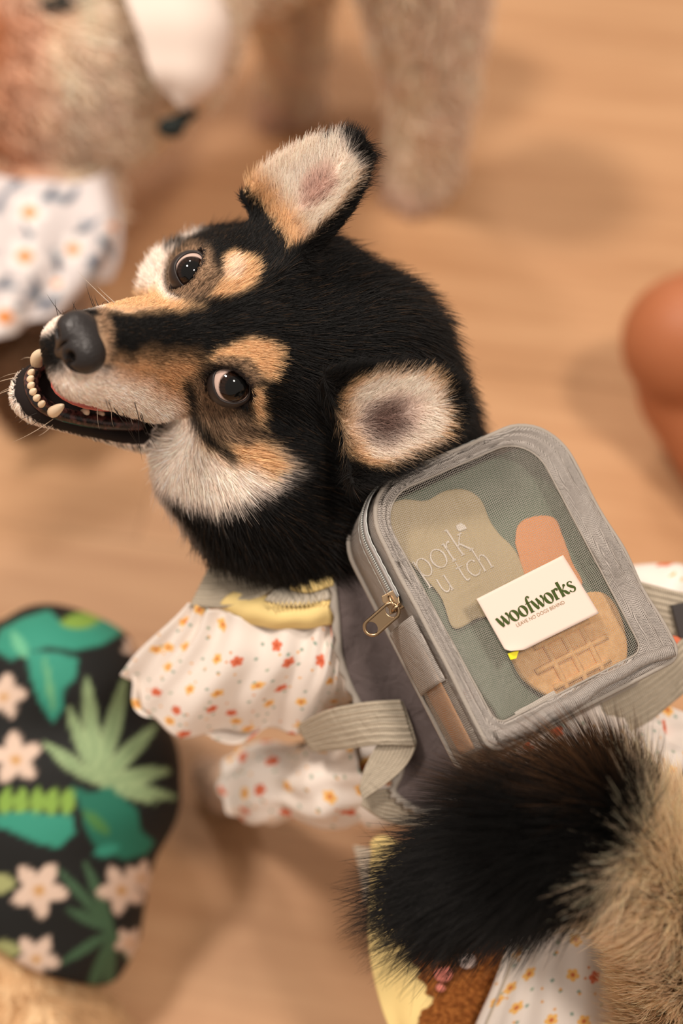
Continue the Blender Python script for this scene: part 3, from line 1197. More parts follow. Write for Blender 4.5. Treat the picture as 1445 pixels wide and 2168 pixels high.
sheet('shoulder_frill', [
    [(404, 1278, -350), (455, 1290, -300), (560, 1312, -275), (690, 1318, -250), (735, 1400, -245), (775, 1490, -255)],
    [(360, 1320, -380), (420, 1370, -330), (540, 1400, -280), (670, 1410, -262), (735, 1450, -262), (790, 1500, -268)],
    [(305, 1375, -440), (350, 1460, -400), (490, 1490, -350), (640, 1475, -330), (740, 1482, -320), (812, 1508, -300)],
    [(262, 1425, -480), (318, 1515, -470), (480, 1560, -450), (630, 1533, -420), (740, 1500, -380), (850, 1510, -330)],
], floral, dress, 46, 150, frill_fold)
# second frill edge that turns under the shoulder
sheet('frill_facing', [
    [(262, 1425, -480), (318, 1515, -470), (480, 1560, -450), (630, 1533, -420), (740, 1500, -380)],
    [(330, 1420, -560), (380, 1490, -560), (500, 1520, -540), (640, 1510, -500), (760, 1500, -440)],
], floral, dress, 10, 80, lambda u, v: np.sin(v * 19 + 1.2) * 20 * (1 - u))

# puffed sleeve of the near foreleg
sp_ = catmull([L(838, 1600, -420), L(770, 1635, -520), L(690, 1652, -620), L(610, 1655, -720), L(545, 1660, -800), L(524, 1662, -830)], 60)
sr = np.interp(np.linspace(0, 1, 60), [0, 0.3, 0.52, 0.8, 0.95, 1.0], [112, 122, 96, 104, 98, 70])
v_, f_s = tube(sp_, sr, 56, up=(0.2, 0.3, 1), caps=False)
vv = v_.reshape(60, 56, 3)
i_, j_ = np.meshgrid(np.arange(60), np.arange(56), indexing='ij')
bul = 5 * np.sin(j_ * 2 * np.pi / 56 * 9 + 1.5 * np.sin(i_ * 0.2)) * (0.4 + np.abs(np.sin(i_ * 0.09))) + 6 * np.sin(i_ * 0.33 + 1.7 * np.sin(j_ * 2 * np.pi / 56))
vv = vv + nrm(vv - sp_[:, None]) * bul[..., None]
suv = np.stack([i_ * 8.5 / 50, j_ * 2 * np.pi * 100 / 56 / 50], -1).reshape(-1, 2)
meshL('sleeve', vv.reshape(-1, 3), f_s, floral, dress, uv=suv, solid=1.6 * U)

# yellow felt collar with a scalloped layer on it
yellow = Mat('yellow_cotton', rough=0.85, spec=0.15, color=lin(240, 214, 146))
yn = yellow.node('ShaderNodeTexNoise', Vector=yellow.coord('Object'), Scale=700.0, Detail=3.0)
yellow.bump(yn, 0.2, 0.0005)
beige = Mat('beige_cotton', rough=0.85, spec=0.15, color=lin(206, 196, 178))
bnz = beige.node('ShaderNodeTexNoise', Vector=beige.coord('Object'), Scale=900.0, Detail=2.0)
beige.bump(bnz, 0.25, 0.0005)
sheet('collar', [
    [(520, 1240, -300), (560, 1262, -270), (640, 1270, -250), (705, 1240, -235)],
    [(478, 1272, -300), (540, 1292, -255), (630, 1302, -228), (705, 1282, -222)],
    [(462, 1286, -318), (535, 1322, -275), (625, 1330, -248), (705, 1322, -240)],
], yellow, dress, 16, 50, lambda u, v: 9 * np.sin(u * np.pi) + 2 * np.sin(v * 22 + u * 3), solid=5)
sheet('collar_lace', [
    [(600, 1240, -262), (640, 1240, -240), (705, 1205, -225)],
    [(560, 1272, -248), (620, 1284, -218), (705, 1268, -212)],
], beige, dress, 10, 90, lambda u, v: 7 * np.sin(u * np.pi) + 4 * np.sin(v * 70) * (u > 0.7), solid=3)
sheet('collar_top', [
    [(616, 1236, -235), (650, 1215, -215), (705, 1190, -210)],
    [(618, 1250, -232), (655, 1255, -206), (705, 1240, -200)],
], yellow, dress, 8, 60, lambda u, v: 5 * np.sin(u * np.pi) + 3 * np.sin(v * 60) * u, solid=3)
zz = [(570 + i * 4.6, 1281 - 0.02 * i * 4.6 + (5 if i % 2 else -5), -212 + 0.02 * i) for i in range(30)]
zv, zf = tube(np.array([L(*q) for q in zz]), 2.6, 6)
meshL('zigzag_trim', zv, zf, yellow, dress)

# lower panel: yellow cloth with a terry patch and embroidered roses
terry = Mat('brown_terry', rough=0.95, spec=0.1, color=lin(158, 98, 48))
tn = terry.node('ShaderNodeTexVoronoi', Vector=terry.coord('Object'), Scale=520.0)
terry.base(terry.mix(terry.step(tn, 0.1, 0.7), lin(176, 112, 56), lin(128, 74, 34)))
terry.bump(tn, 0.9, 0.0015)
sheet('yellow_panel', [
    [(788, 1802, -430), (800, 1770, -400), (860, 1790, -360), (980, 1850, -330), (1100, 1900, -320)],
    [(785, 1850, -400), (830, 1860, -370), (900, 1870, -350), (1000, 1900, -325), (1110, 1950, -315)],
    [(784, 2000, -380), (830, 2000, -350), (900, 2000, -335), (1000, 2000, -320), (1120, 2020, -310)],
    [(810, 2130, -380), (850, 2150, -350), (920, 2150, -330), (1010, 2130, -320), (1130, 2130, -310)],
    [(850, 2230, -380), (880, 2250, -360), (930, 2250, -345), (1020, 2250, -330), (1140, 2250, -315)],
], yellow, dress, 40, 50, lambda u, v: 7 * np.sin(v * 14 + u * 3), solid=3)
tp = [(855, 1985), (880, 1990), (878, 2012), (868, 2035), (886, 2048), (884, 2072), (905, 2088), (898, 2104), (918, 2112), (912, 2128), (890, 2142), (884, 2168), (880, 2230), (1010, 2230), (1060, 2130), (1075, 1990), (1040, 1950), (920, 1960)]


def filled(poly, z, step, amp=0.0, seed=1):
    """flat-ish patch inside an outline, as a fine grid with its own relief"""
    poly = np.array(poly, float)
    lo, hi = poly.min(0), poly.max(0)
    xs = np.arange(lo[0], hi[0] + step, step)
    ys = np.arange(lo[1], hi[1] + step, step)
    gx, gy = np.meshgrid(xs, ys, indexing='ij')
    pts = np.stack([gx.ravel(), gy.ravel()], 1)
    ins = inpoly(pts, poly) < 0.3 * step
    r = np.random.default_rng(seed)
    zz_ = (z(pts[:, 0], pts[:, 1]) if callable(z) else np.full(len(pts), z)) + amp * r.uniform(-1, 1, len(pts))
    k = (1 - zz_ / FOCUS)[:, None]
    V = np.concatenate([(pts - [722.5, 1084.0]) * [1, -1] * k, zz_[:, None]], 1)
    nx, ny = len(xs), len(ys)
    F_ = [(a, b, c, d) for i in range(nx - 1) for j in range(ny - 1)
          for a, b, c, d in [(i * ny + j, i * ny + j + 1, (i + 1) * ny + j + 1, (i + 1) * ny + j)] if ins[a] and ins[b] and ins[c] and ins[d]]
    used = np.unique(np.array(F_))
    mp = -np.ones(len(V), int)
    mp[used] = np.arange(len(used))
    return V[used], [tuple(mp[i] for i in q) for q in F_], pts[used]


pv, pf, _ = filled(tp, lambda x, y: -322 + (x - 900) * 0.11, 3.2, 3.5)
meshL('terry_patch', pv, pf, terry, dress, solid=5 * U)
thread_pink = Mat('pink_thread', rough=0.6, spec=0.3, color=lin(224, 138, 122))
thread_white = Mat('white_thread', rough=0.6, spec=0.3, color=lin(222, 204, 196))


def rosette(name, px, py, z, R_, mat, turns=3.2):
    t = np.linspace(0, 1, 90)
    c = L(px, py, z)
    p = c + np.stack([R_ * t ** 0.7 * np.cos(t * turns * 6.28), R_ * 0.85 * t ** 0.7 * np.sin(t * turns * 6.28), 6 * (1 - t)], 1)
    v, f = tube(p, 3.4, 7)
    meshL(name, v, f, mat, dress)


rosette('embroidered_rose', 937, 2062, -306, 20, thread_pink)
rosette('embroidered_rose', 932, 2090, -306, 9, thread_pink, 2.0)
rosette('embroidered_rose', 988, 2034, -302, 19, thread_white)
# floral flap of the skirt under the tail
sheet('skirt_flap', [
    [(1078, 1985, -250), (1130, 1955, -235), (1200, 1950, -225), (1300, 1980, -215)],
    [(1045, 2080, -262), (1110, 2070, -240), (1190, 2060, -225), (1300, 2070, -215)],
    [(1000, 2185, -275), (1080, 2180, -240), (1180, 2180, -225), (1310, 2180, -210)],
    [(985, 2260, -290), (1070, 2260, -250), (1180, 2260, -230), (1310, 2260, -215)],
], floral, dress, 30, 50, lambda u, v: 14 * np.sin(v * 9 + 1 + u) * v + 5 * np.sin(v * 25))
hemv, hemf = tube(catmull([L(1102, 1985, -236), L(1066, 2082, -246), L(1022, 2185, -255), L(1005, 2250, -270)], 30), 2.5, 6)
meshL('hem_seam', hemv, hemf, beige, dress)
sheet('skirt_fold', [
    [(1340, 1500, -330), (1390, 1490, -335), (1500, 1520, -340)],
    [(1330, 1600, -320), (1400, 1580, -300), (1500, 1590, -300)],
    [(1320, 1720, -330), (1400, 1720, -310), (1500, 1720, -300)],
], floral, dress, 30, 40, lambda u, v: 12 * np.sin(u * 8 + v * 5))
sheet('hanging_ribbon', [
    [(748, 1790, -560), (800, 1800, -540)],
    [(762, 1850, -580), (796, 1850, -560)],
    [(772, 1915, -600), (795, 1910, -590)],
], beige, dress, 14, 8)
# ---------------------------------------------------------------- mesh backpack on the dog's back
BC = L(1100.5, 1217.9, 10)
RB = np.array([0.86569, 0.37206, -0.33489])
UB = np.array([-0.44837, 0.87380, -0.18824])
NB = np.array([0.22259, 0.31311, 0.92326])


def B(x, y, z=0.0):
    """bag-local point (right, up, out of the front) -> working frame"""
    return BC + x * RB + y * UB + z * NB


def Bs(a):
    a = np.asarray(a, float)
    return BC + a[..., :1] * RB + a[..., 1:2] * UB + a[..., 2:3] * NB


def Binv(px, py, z=0.0):
    """bag-local x, y of the photo pixel's sight line at bag depth z"""
    o = np.array([0, 0, FOCUS])
    d = nrm(np.array([px - 722.5, 1084.0 - py, -FOCUS]))
    t = ((BC + z * NB - o) @ NB) / (d @ NB)
    q = o + d * t - BC
    return np.array([q @ RB, q @ UB])


def mesh_material(name, col, open_=0.45, period=0.9, rough=0.45, spec=0.5, weft=1.0, crease=0.5):
    """woven net: threads along both UV axes with see-through holes (UV in millimetres)"""
    m = Mat(name, rough=rough, spec=spec, color=col)
    sp = m.t.nodes.new('ShaderNodeSeparateXYZ')
    m.set(sp, 0, m.coord('UV'))
    wn = m.node('ShaderNodeTexNoise', Vector=m.coord('UV'), Scale=0.05, Detail=2.0)
    wob_ = m.math('MULTIPLY', wn, 3.0)

    def tri(v, p):
        a = m.math('FRACT', m.math('DIVIDE', m.math('ADD', v, wob_), p))
        return m.math('MULTIPLY', m.math('ABSOLUTE', m.math('SUBTRACT', a, 0.5)), 2.0)
    x, y = tri(sp.outputs[0], period), tri(sp.outputs[1], period * weft)
    h = m.math('MAXIMUM', x, y) if open_ > 0 else m.math('MULTIPLY', m.math('SUBTRACT', 1.0, m.math('POWER', x, 2.0)), m.math('SUBTRACT', 1.0, m.math('POWER', y, 2.0)))
    if open_ > 0:
        thr = 1.0 - math.sqrt(open_)
        a = m.step(h, math.sqrt(open_) - 0.10, math.sqrt(open_) + 0.10)
        tr = m.t.nodes.new('ShaderNodeBsdfTransparent')
        mx = m.t.nodes.new('ShaderNodeMixShader')
        m.t.links.new(a, mx.inputs[0])
        m.t.links.new(tr.outputs[0], mx.inputs[1])
        m.t.links.new(m.p.outputs[0], mx.inputs[2])
        m.t.links.new(mx.outputs[0], m.out.inputs[0])
    b1 = m.node('ShaderNodeBump', Strength=0.5, Distance=0.0004, Height=h)
    cr = m.node('ShaderNodeTexNoise', Vector=m.coord('UV'), Scale=0.075, Detail=5.0, Roughness=0.6, Distortion=1.2)
    b2 = m.node('ShaderNodeBump', Strength=crease, Distance=0.004, Height=cr, Normal=b1)
    m.set(m.p, 'Normal', b2)
    tone = m.node('ShaderNodeVectorMath', _props={'operation': 'SCALE'}, i0=col[:3])
    m.t.links.new(m.math('ADD', 0.72 if open_ > 0 else 0.58, m.math('MULTIPLY', h, 0.42 if open_ > 0 else 0.75)), tone.node.inputs['Scale'])
    m.base(tone)
    return m


net = mesh_material('grey_net', lin(156, 148, 138), 0.66, 0.80)
net_side = mesh_material('grey_net_double', lin(166, 158, 150), 0.22, 0.72)
net_back = mesh_material('dark_net', lin(104, 92, 90), 0.0, 0.62, rough=0.7, spec=0.25)
web = mesh_material('webbing', lin(184, 172, 152), 0.0, 1.5, rough=0.7, spec=0.25, weft=0.6)
tape = Mat('zip_tape', rough=0.6, spec=0.3, color=lin(184, 182, 180))
coil = Mat('zip_coil', rough=0.4, spec=0.5, color=lin(196, 200, 196))
brass = Mat('antique_brass', rough=0.32, color=lin(176, 150, 118), Metallic=1.0)
binding = Mat('grey_binding', rough=0.75, spec=0.2, color=lin(160, 152, 142))
bb = binding.node('ShaderNodeTexNoise', Vector=binding.coord('Object'), Scale=1400.0, Detail=1.0)
binding.bump(bb, 0.4, 0.0005)

bag = root('backpack', 'small grey mesh backpack strapped to the black and tan dog, treats showing inside', 'backpack', toW(B(0, -290, -190))[0])


def outline(w0, w1, y0, y1, rt, rbt, n=40):
    """closed outline of the front: bottom half-width w0, top half-width w1, corner radii"""
    P = []
    for cx, cy, r, a0 in ((w0 - rbt, y0 + rbt, rbt, -90), (w1 - rt, y1 - rt, rt, 0), (-w1 + rt, y1 - rt, rt, 90), (-w0 + rbt, y0 + rbt, rbt, 180)):
        for k in range(n // 4 + 1):
            a = math.radians(a0 + 90 * k / (n // 4))
            P.append((cx + r * math.cos(a), cy + r * math.sin(a)))
    P = np.array(P)
    # resample evenly
    q = np.vstack([P, P[:1]])
    s = np.concatenate([[0], np.cumsum(np.linalg.norm(np.diff(q, axis=0), axis=1))])
    t = np.linspace(0, s[-1], 241)[:-1]
    return np.stack([np.interp(t, s, q[:, 0]), np.interp(t, s, q[:, 1])], 1), t


OUT, outs = outline(240, 240, -301, 301, 110, 30)
INN, _ = outline(186, 194, -256, 268, 84, 26)
INN = INN + np.array([-22.0, 0.0])
n_o = len(OUT)


def ringed(pairs, mat, name, parent, uvscale=0.2, solid=0.0, colors=None):
    """loft through closed outlines given as (xy, z) pairs"""
    V = np.concatenate([np.column_stack([xy, np.broadcast_to(z, (len(xy),))]) for xy, z in pairs])
    return meshL(name, Bs(V), grid_faces(len(pairs), n_o, True), mat, parent, uv=np.array(V[:, :2] + V[:, 2:3] * 0.8) * uvscale, solid=solid)


wv = wob(np.column_stack([OUT, np.zeros(n_o)]), 0.035, 40) * 6
# padded border that turns from the sides onto the front
ringed([(OUT * 1.0, -4), (OUT * 0.99, 5 + wv), (OUT * 0.965, 9 + wv), (OUT * 0.72 + INN * 0.28, 3 - wv), (OUT * 0.6 + INN * 0.4, 11 + wv), (OUT * 0.45 + INN * 0.55, 12 + 2 * wv), (OUT * 0.34 + INN * 0.66, 4 + wv), (OUT * 0.18 + INN * 0.82, 13 + 1.4 * wv), (OUT * 0.06 + INN * 0.94, 11 + wv), (INN, 8)], net_side, 'front_border', bag, solid=1.5 * U)
# sheer window
scs = np.linspace(1.02, 0.0, 26)
ctr = np.array([0, 0])
rings = []
for s_ in scs:
    xy = (INN - [-22, 0]) * max(s_, 0.004) + [-22, 0]
    z = 8 + 16 * (1 - s_ ** 2) + 5 * wob(np.column_stack([xy, np.zeros(n_o)]), 0.02, 41) * min(1, s_ * 2) * (1 - s_ ** 4)
    rings.append((xy, z))
ringed(rings, net, 'front_window', bag)
# piping round the front edge
pz = np.column_stack([OUT * 1.004, np.full(n_o, 0.0) + wv])
v, f = tube(Bs(pz), 5.5, 8, closed=True)
meshL('piping', v, f, binding, bag)
pz = np.column_stack([INN * 1.0, np.full(n_o, 10.0)])
v, f = tube(Bs(pz), 2.2, 6, closed=True)
meshL('window_seam', v, f, binding, bag)
# gusset
GD = 206.0
gw = wob(np.column_stack([OUT, np.zeros(n_o)]), 0.018, 44) * 5
ringed([(OUT, 0), (OUT * 1.012 + gw[:, None] * 0.01 * OUT / 30, -30), (OUT * 1.018, -70), (OUT * 1.024, -110), (OUT * 1.026, -150), (OUT * 1.02, -GD)], net_side, 'gusset', bag, solid=1.2 * U)
# back edge binding
v, f = tube(Bs(np.column_stack([OUT * 1.03, np.full(n_o, -GD)])), 6, 8, closed=True)
meshL('back_binding', v, f, binding, bag)


def along(t0, t1, z, off=0.0, n=60, close=1.02):
    """points on the gusset between outline fractions"""
    L_ = outs[-1] + outs[1]
    t = (np.linspace(t0, t1, n) % 1.0) * L_
    q = np.vstack([OUT, OUT[:1]])
    s = np.append(outs, L_)
    xy = np.stack([np.interp(t, s, q[:, 0]), np.interp(t, s, q[:, 1])], 1)
    nn = nrm(np.gradient(xy, axis=0)) @ np.array([[0, -1], [1, 0]])
    nn = np.where((nn * xy).sum(1, keepdims=True) < 0, -nn, nn)
    return np.column_stack([xy * close + nn * off, np.full(n, z)])


# outline fractions: find where on the near side the slider sits
gz = Bs(np.column_stack([OUT * 1.02, np.full(n_o, -66.0)]))
gk = FOCUS / (FOCUS - gz[:, 2])
near = np.argmin((722.5 + gz[:, 0] * gk - 852) ** 2 + (1084 - gz[:, 1] * gk - 1262) ** 2)
f_sl = near / n_o
far_i = np.argmin((OUT[:, 0] - 240) ** 2 + (OUT[:, 1] - 20) ** 2) / n_o
t0, t1 = far_i, f_sl
for z0, z1, nm in ((-38, -62, 'zipper_tape'), (-70, -94, 'zipper_tape')):
    a, b = along(t0, t1, z0, 6), along(t0, t1, z1, 6)
    V = np.concatenate([Bs(a), Bs(b)])
    meshL(nm, V, grid_faces(2, 60), tape, bag, solid=3 * U)
for zc in (-63, -69):
    parts = []
    pts = along(t0, t1, zc, 9, 190)
    pw = Bs(pts)
    tg_ = nrm(np.gradient(pw, axis=0))
    for i in range(190):
        o = NB * 4.2
        parts.append(tube(np.array([pw[i] - o, pw[i], pw[i] + o]), [1.9, 2.3, 1.9], 5))
    v, f = join(parts)
    tz = meshL('zipper_coil', v, f, coil, bag)
    tz['kind'] = 'stuff'
for zs in (-34, -98):
    a = along(t0, t1, zs, 6, 150)
    a[:, 2] += 1.5 * np.sin(np.arange(150) * 1.6)
    v, f = tube(Bs(a), 1.6, 5)
    meshL('stitch_line', v, f, coil, bag)

# slider and pull, hanging to the lower left
sl = Bs(along(f_sl - 0.012, f_sl + 0.016, -66, 12, 9))
sc_ = sl.mean(0)
ta = nrm(sl[-1] - sl[0])
on = nrm(np.cross(NB, ta))
if on @ (-RB) < 0:
    on = -on


def plate(poly, c, a, b, n, th, name, mat, parent):
    """extruded polygon in the plane a, b"""
    p = np.array(poly, float)
    k = len(p)
    V = np.concatenate([c + p[:, :1] * a + p[:, 1:2] * b + n * th / 2, c + p[:, :1] * a + p[:, 1:2] * b - n * th / 2])
    F_ = [tuple(range(k)), tuple(range(2 * k - 1, k - 1, -1))] + [(i, i + k, (i + 1) % k + k, (i + 1) % k) for i in range(k)]
    return meshL(name, V, F_, mat, parent, smooth=False, bevel=1.5 * U)


vw = nrm(0.45 * on + 0.9 * NB)          # the slider's outer face, towards the viewer
sb_ = nrm(np.cross(vw, ta))
slider = plate([(-22, -15), (-10, -19), (8, -13), (20, -17), (22, 0), (20, 17), (8, 13), (-10, 19), (-22, 15)], sc_ + vw * 8, ta, sb_, vw, 12, 'zipper_slider', brass, bag)
# bridge loop on the slider
br = np.array([sc_ + vw * (13 + 13 * math.sin(t)) + ta * (16 * math.cos(t) * -1 + 2) for t in np.linspace(0, math.pi, 14)])
v, f = tube(br, 4.2, 8)
meshL('slider_bridge', v, f, brass, slider)
# pull tab: a stadium of wire with a plate between two holes
p0 = sc_ + vw * 24 - ta * -14
p1 = L(780, 1335, p0[2] - 14)
pa = nrm(p1 - p0)
pn = nrm(np.array([0.1, 0.1, 1.0]) - pa * (np.array([0.1, 0.1, 1.0]) @ pa))
pb = np.cross(pn, pa)
pc_, hl_, rw = (p0 + p1) / 2, np.linalg.norm(p1 - p0) / 2, 17.0
st = []
for k in range(48):
    a = 2 * math.pi * k / 48
    x = math.cos(a) * rw + (hl_ - rw + 6 if math.cos(a) > 0 else -(hl_ - rw + 6))
    st.append(pc_ + pa * x + pb * math.sin(a) * rw)
v, f = tube(np.array(st), 3.6, 8, closed=True)
pull = meshL('zipper_pull', v, f, brass, bag)
pl = [(-hl_ + 4 + math.cos(math.radians(a)) * 17, math.sin(math.radians(a)) * 16.5) for a in np.linspace(-70, 70, 12)]
pl += [(hl_ - 2 + math.cos(math.radians(a)) * 19, math.sin(math.radians(a)) * 16.5) for a in np.linspace(110, 250, 12)]
plate(pl, pc_, pa, pb, pn, 3.0, 'pull_plate', brass, pull)
rg = np.array([p0 - pa * 2 + pa * math.cos(t) * 11 + vw * math.sin(t) * 13 + pb * 2 for t in np.linspace(0, 2 * math.pi, 24, endpoint=False)])
v, f = tube(rg, 3.6, 8, closed=True)
meshL('pull_ring', v, f, brass, pull)

# side pocket below the slider: hem band and net on the near gusset
pk = [near + i for i in range(6, 74)]
pk = [i for i in pk if OUT[i % n_o, 1] > -282]
pxy = OUT[np.array(pk) % n_o]
npk = len(pk)
nn = np.tile(np.array([[-1.0, 0.0]]), (npk, 1))
band = min(npk, 18)


def side_strip(name, i0, i1, offs, mat, solid=1.5):
    rows = []
    for z, off in offs:
        rows.append(np.column_stack([pxy[i0:i1] * 1.02 + nn[i0:i1] * off, np.full(i1 - i0, z)]))
    V = np.concatenate(rows)
    return meshL(name, Bs(V), grid_faces(len(rows), i1 - i0), mat, bag, uv=np.column_stack([V[:, 1] * 0.2, V[:, 2] * 0.2 + V[:, 0] * 0.2]), solid=solid * U)


side_strip('pocket_hem', 0, band, [(-4, 12), (-40, 22), (-90, 26), (-140, 22), (-182, 10)], net_side, 3.5)
side_strip('pocket_net', band - 1, npk, [(-4, 8), (-40, 18), (-90, 24), (-140, 18), (-182, 6)], net)

# front folds: the bottom roll
br_ = np.array([B(x, -280 + 6 * math.sin(x * 0.015) + 2 * math.sin(x * 0.05), 14 + 3 * math.sin(x * 0.03)) for x in np.linspace(-222, 222, 60)])
v, f = tube(br_, 15 + 3 * np.sin(np.linspace(0, 6, 60)), 14)
bru = np.column_stack([np.repeat(np.linspace(-41, 41, 60), 14), np.tile(np.linspace(0, 26, 14), 60)])
meshL('bottom_roll', v, f, net_side, bag, uv=bru)

# ---- back panel that lies on the dress, with wavy trim
edge_pts = [(692, 1176, -215), (704, 1290, -208), (716, 1400, -212), (752, 1490, -228), (812, 1575, -235), (842, 1622, -238), (826, 1672, -240), (850, 1702, -240), (905, 1724, -240), (990, 1690, -240)]
edge = catmull([L(*q) for q in edge_pts], 160)
inner = catmull([L(860, 1130, -215), L(900, 1250, -205), L(960, 1400, -205), L(1010, 1500, -208), L(1040, 1560, -215), L(1060, 1620, -225)], 160)
tt_ = np.linspace(0, 1, 24)[:, None, None]
G = edge[None] * (1 - tt_) + inner[None] * tt_
G[..., 2] += 5 * wob(G.reshape(-1, 3), 0.02, 50).reshape(G.shape[:2])
guv = np.stack([G[..., 0] * 0.2, G[..., 1] * 0.2], -1).reshape(-1, 2)
meshL('back_panel', G.reshape(-1, 3), grid_faces(24, 160), net_back, bag, uv=guv, solid=2 * U)
# the panel goes on under the bag to its far side
G2 = np.array([[L(860, 1130, -215), L(1050, 1000, -215), L(1130, 985, -230)], [L(1010, 1500, -208), L(1180, 1300, -212), L(1270, 1200, -250)], [L(1060, 1620, -225), L(1250, 1530, -230), L(1390, 1430, -260)]])
G2 = np.stack([catmull(G2[:, j], 12) for j in range(3)], 1)
G2 = np.stack([catmull(G2[i], 16) for i in range(12)], 0)
meshL('under_panel', G2.reshape(-1, 3), grid_faces(12, 16), net_back, bag, uv=G2.reshape(-1, 3)[:, :2] * 0.2, solid=2 * U)
# wavy edge trim
wn_ = nrm(np.cross(nrm(np.gradient(edge, axis=0)), np.tile([0, 0, 1.0], (160, 1))))
tw = np.arange(160)
r0 = edge + wn_ * (2 + 3.5 * np.sin(tw * 0.85))[:, None] + [0, 0, 6]
r1 = edge - wn_ * (14 + 0 * tw)[:, None] + [0, 0, 5]
rm = (r0 + r1) / 2 + np.array([0, 0, 4.0])
V = np.concatenate([r0, rm, r1])
meshL('edge_trim', V, grid_faces(3, 160), binding, bag, solid=4 * U)


# ---- webbing straps
def strap(name, top, bot, n=60, ribs=True, solid=7):
    a = catmull([L(*q) for q in top], n)
    b = catmull([L(*q) for q in bot], n)
    m = 30
    t = np.linspace(0, 1, m)[:, None, None]
    g = a[None] * (1 - t) + b[None] * t
    ln = np.concatenate([[0], np.cumsum(np.linalg.norm(np.diff((a + b) / 2, axis=0), axis=1))]) * 0.2
    wd = np.linalg.norm(a - b, axis=1).mean() * 0.2
    u, v_ = np.meshgrid(np.linspace(0, wd, m), ln, indexing='ij')
    g = g + np.array([0, 0, 1.0]) * (1.6 * np.sin(np.linspace(0, 7 * 2 * np.pi, m)))[:, None, None] * (1 if ribs else 0.3)
    return meshL(name, g.reshape(-1, 3), grid_faces(m, n), web, bag, uv=np.stack([u, v_], -1).reshape(-1, 2), solid=solid * U)


strap('strap', [(628, 1536, -390), (690, 1504, -270), (770, 1487, -205), (848, 1481, -190)], [(662, 1592, -385), (735, 1586, -270), (800, 1578, -205), (878, 1578, -188)])
strap('strap_fold', [(852, 1484, -198), (874, 1545, -194), (880, 1580, -194), (858, 1622, -202), (822, 1655, -212), (768, 1692, -225)], [(800, 1578, -218), (800, 1578, -220), (794, 1582, -222), (784, 1600, -226), (770, 1630, -230), (760, 1668, -234)], ribs=False, solid=5)
strap('strap_tail', [(768, 1690, -250), (800, 1672, -246), (838, 1672, -244), (880, 1712, -246), (960, 1745, -250)], [(764, 1704, -256), (800, 1730, -262), (840, 1745, -262), (890, 1752, -262), (960, 1760, -262)], solid=5)
strap('chest_strap', [(452, 1180, -330), (510, 1170, -330), (570, 1180, -320), (610, 1200, -300)], [(402, 1284, -330), (470, 1286, -290), (530, 1272, -262), (580, 1246, -262)], ribs=True)
strap('side_strap', [(1330, 1225, -250), (1375, 1238, -240), (1420, 1250, -245), (1448, 1256, -250)], [(1380, 1330, -245), (1400, 1340, -240), (1425, 1345, -240), (1450, 1350, -245)])
strap('side_strap', [(1250, 1478, -230), (1330, 1440, -225), (1410, 1385, -225), (1470, 1320, -225)], [(1310, 1560, -240), (1370, 1530, -232), (1420, 1490, -230), (1480, 1440, -230)])
plastic = Mat('black_plastic', rough=0.4, spec=0.4, color=lin(52, 46, 44))
plate([(-22, -38), (22, -38), (26, 38), (-26, 38)], L(1450, 1312, -225), np.array([1.0, 0.2, 0]), np.array([-0.2, 1.0, 0]), np.array([0, 0, 1.0]), 16, 'buckle', plastic, bag)

# ---------------------------------------------------------------- what the bag holds
def lay(name, poly_px, zb, mat, th=3.0, parent=None, label=None, cat=None, bulge=0.0, step=7.0):
    """a flat pack standing in the bag: outline by photo pixels, at bag depth zb"""
    P = np.array([Binv(x, y, zb) for x, y in poly_px])
    q = np.vstack([P, P[:1]])
    s = np.concatenate([[0], np.cumsum(np.linalg.norm(np.diff(q, axis=0), axis=1))])
    P = catmull(q, 120)[:-1] if len(poly_px) > 9 else np.stack([np.interp(np.linspace(0, s[-1], 120)[:-1], s, q[:, i]) for i in (0, 1)], 1)
    c = P.mean(0)
    k = len(P)
    rows = []
    for s_ in (1.0, 0.97, 0.85, 0.6, 0.3, 0.01):
        rows.append(np.column_stack([c + (P - c) * s_, np.full(k, zb + th / 2 + bulge * (1 - s_ ** 2))]))
    for s_ in (0.01, 1.0):
        rows.insert(0, np.column_stack([c + (P - c) * s_, np.full(k, zb - th / 2)])) if s_ == 1.0 else rows.append(None)
    rows = [r for r in rows if r is not None]
    V = np.concatenate(rows)
    o = meshL(name, Bs(V), grid_faces(len(rows), k, True), mat, parent)
    if label:
        tag(o, label, cat)
    return o


pouch_mat = Mat('matte_green_film', rough=0.5, spec=0.4, color=lin(98, 114, 94))
pw_ = pouch_mat.node('ShaderNodeTexNoise', Vector=pouch_mat.coord('Object'), Scale=60.0, Detail=3.0)
pouch_mat.bump(pw_, 0.3, 0.002)
olive = Mat('olive_print', rough=0.55, spec=0.3, color=lin(192, 172, 130))
peach = Mat('orange_print', rough=0.55, spec=0.3, color=lin(232, 152, 92))
print_w = Mat('white_print', rough=0.6, spec=0.2, color=lin(236, 226, 212))
pouch = lay('treat_pouch', [(800, 1075), (1085, 955), (1165, 965), (1210, 1060), (1300, 1250), (1330, 1400), (1090, 1520), (1040, 1500), (960, 1380), (880, 1220)], -70, pouch_mat, 14, None,
            'green treat pouch printed with pork lettering, inside the mesh backpack', 'pouch', 10)
ol = lay('olive_shape', [(800, 1078), (850, 1058), (900, 1060), (940, 1040), (985, 1037), (1018, 1060), (1035, 1100), (1055, 1130), (1085, 1160), (1105, 1200), (1115, 1260), (1060, 1300), (1010, 1310), (960, 1330), (930, 1260), (860, 1180)], -52, olive, 2, pouch)
ol2 = lay('orange_shape', [(1090, 1150), (1095, 1115), (1115, 1098), (1150, 1092), (1175, 1100), (1190, 1135), (1210, 1190), (1230, 1240), (1160, 1260), (1120, 1240), (1105, 1200)], -51, peach, 2, pouch)

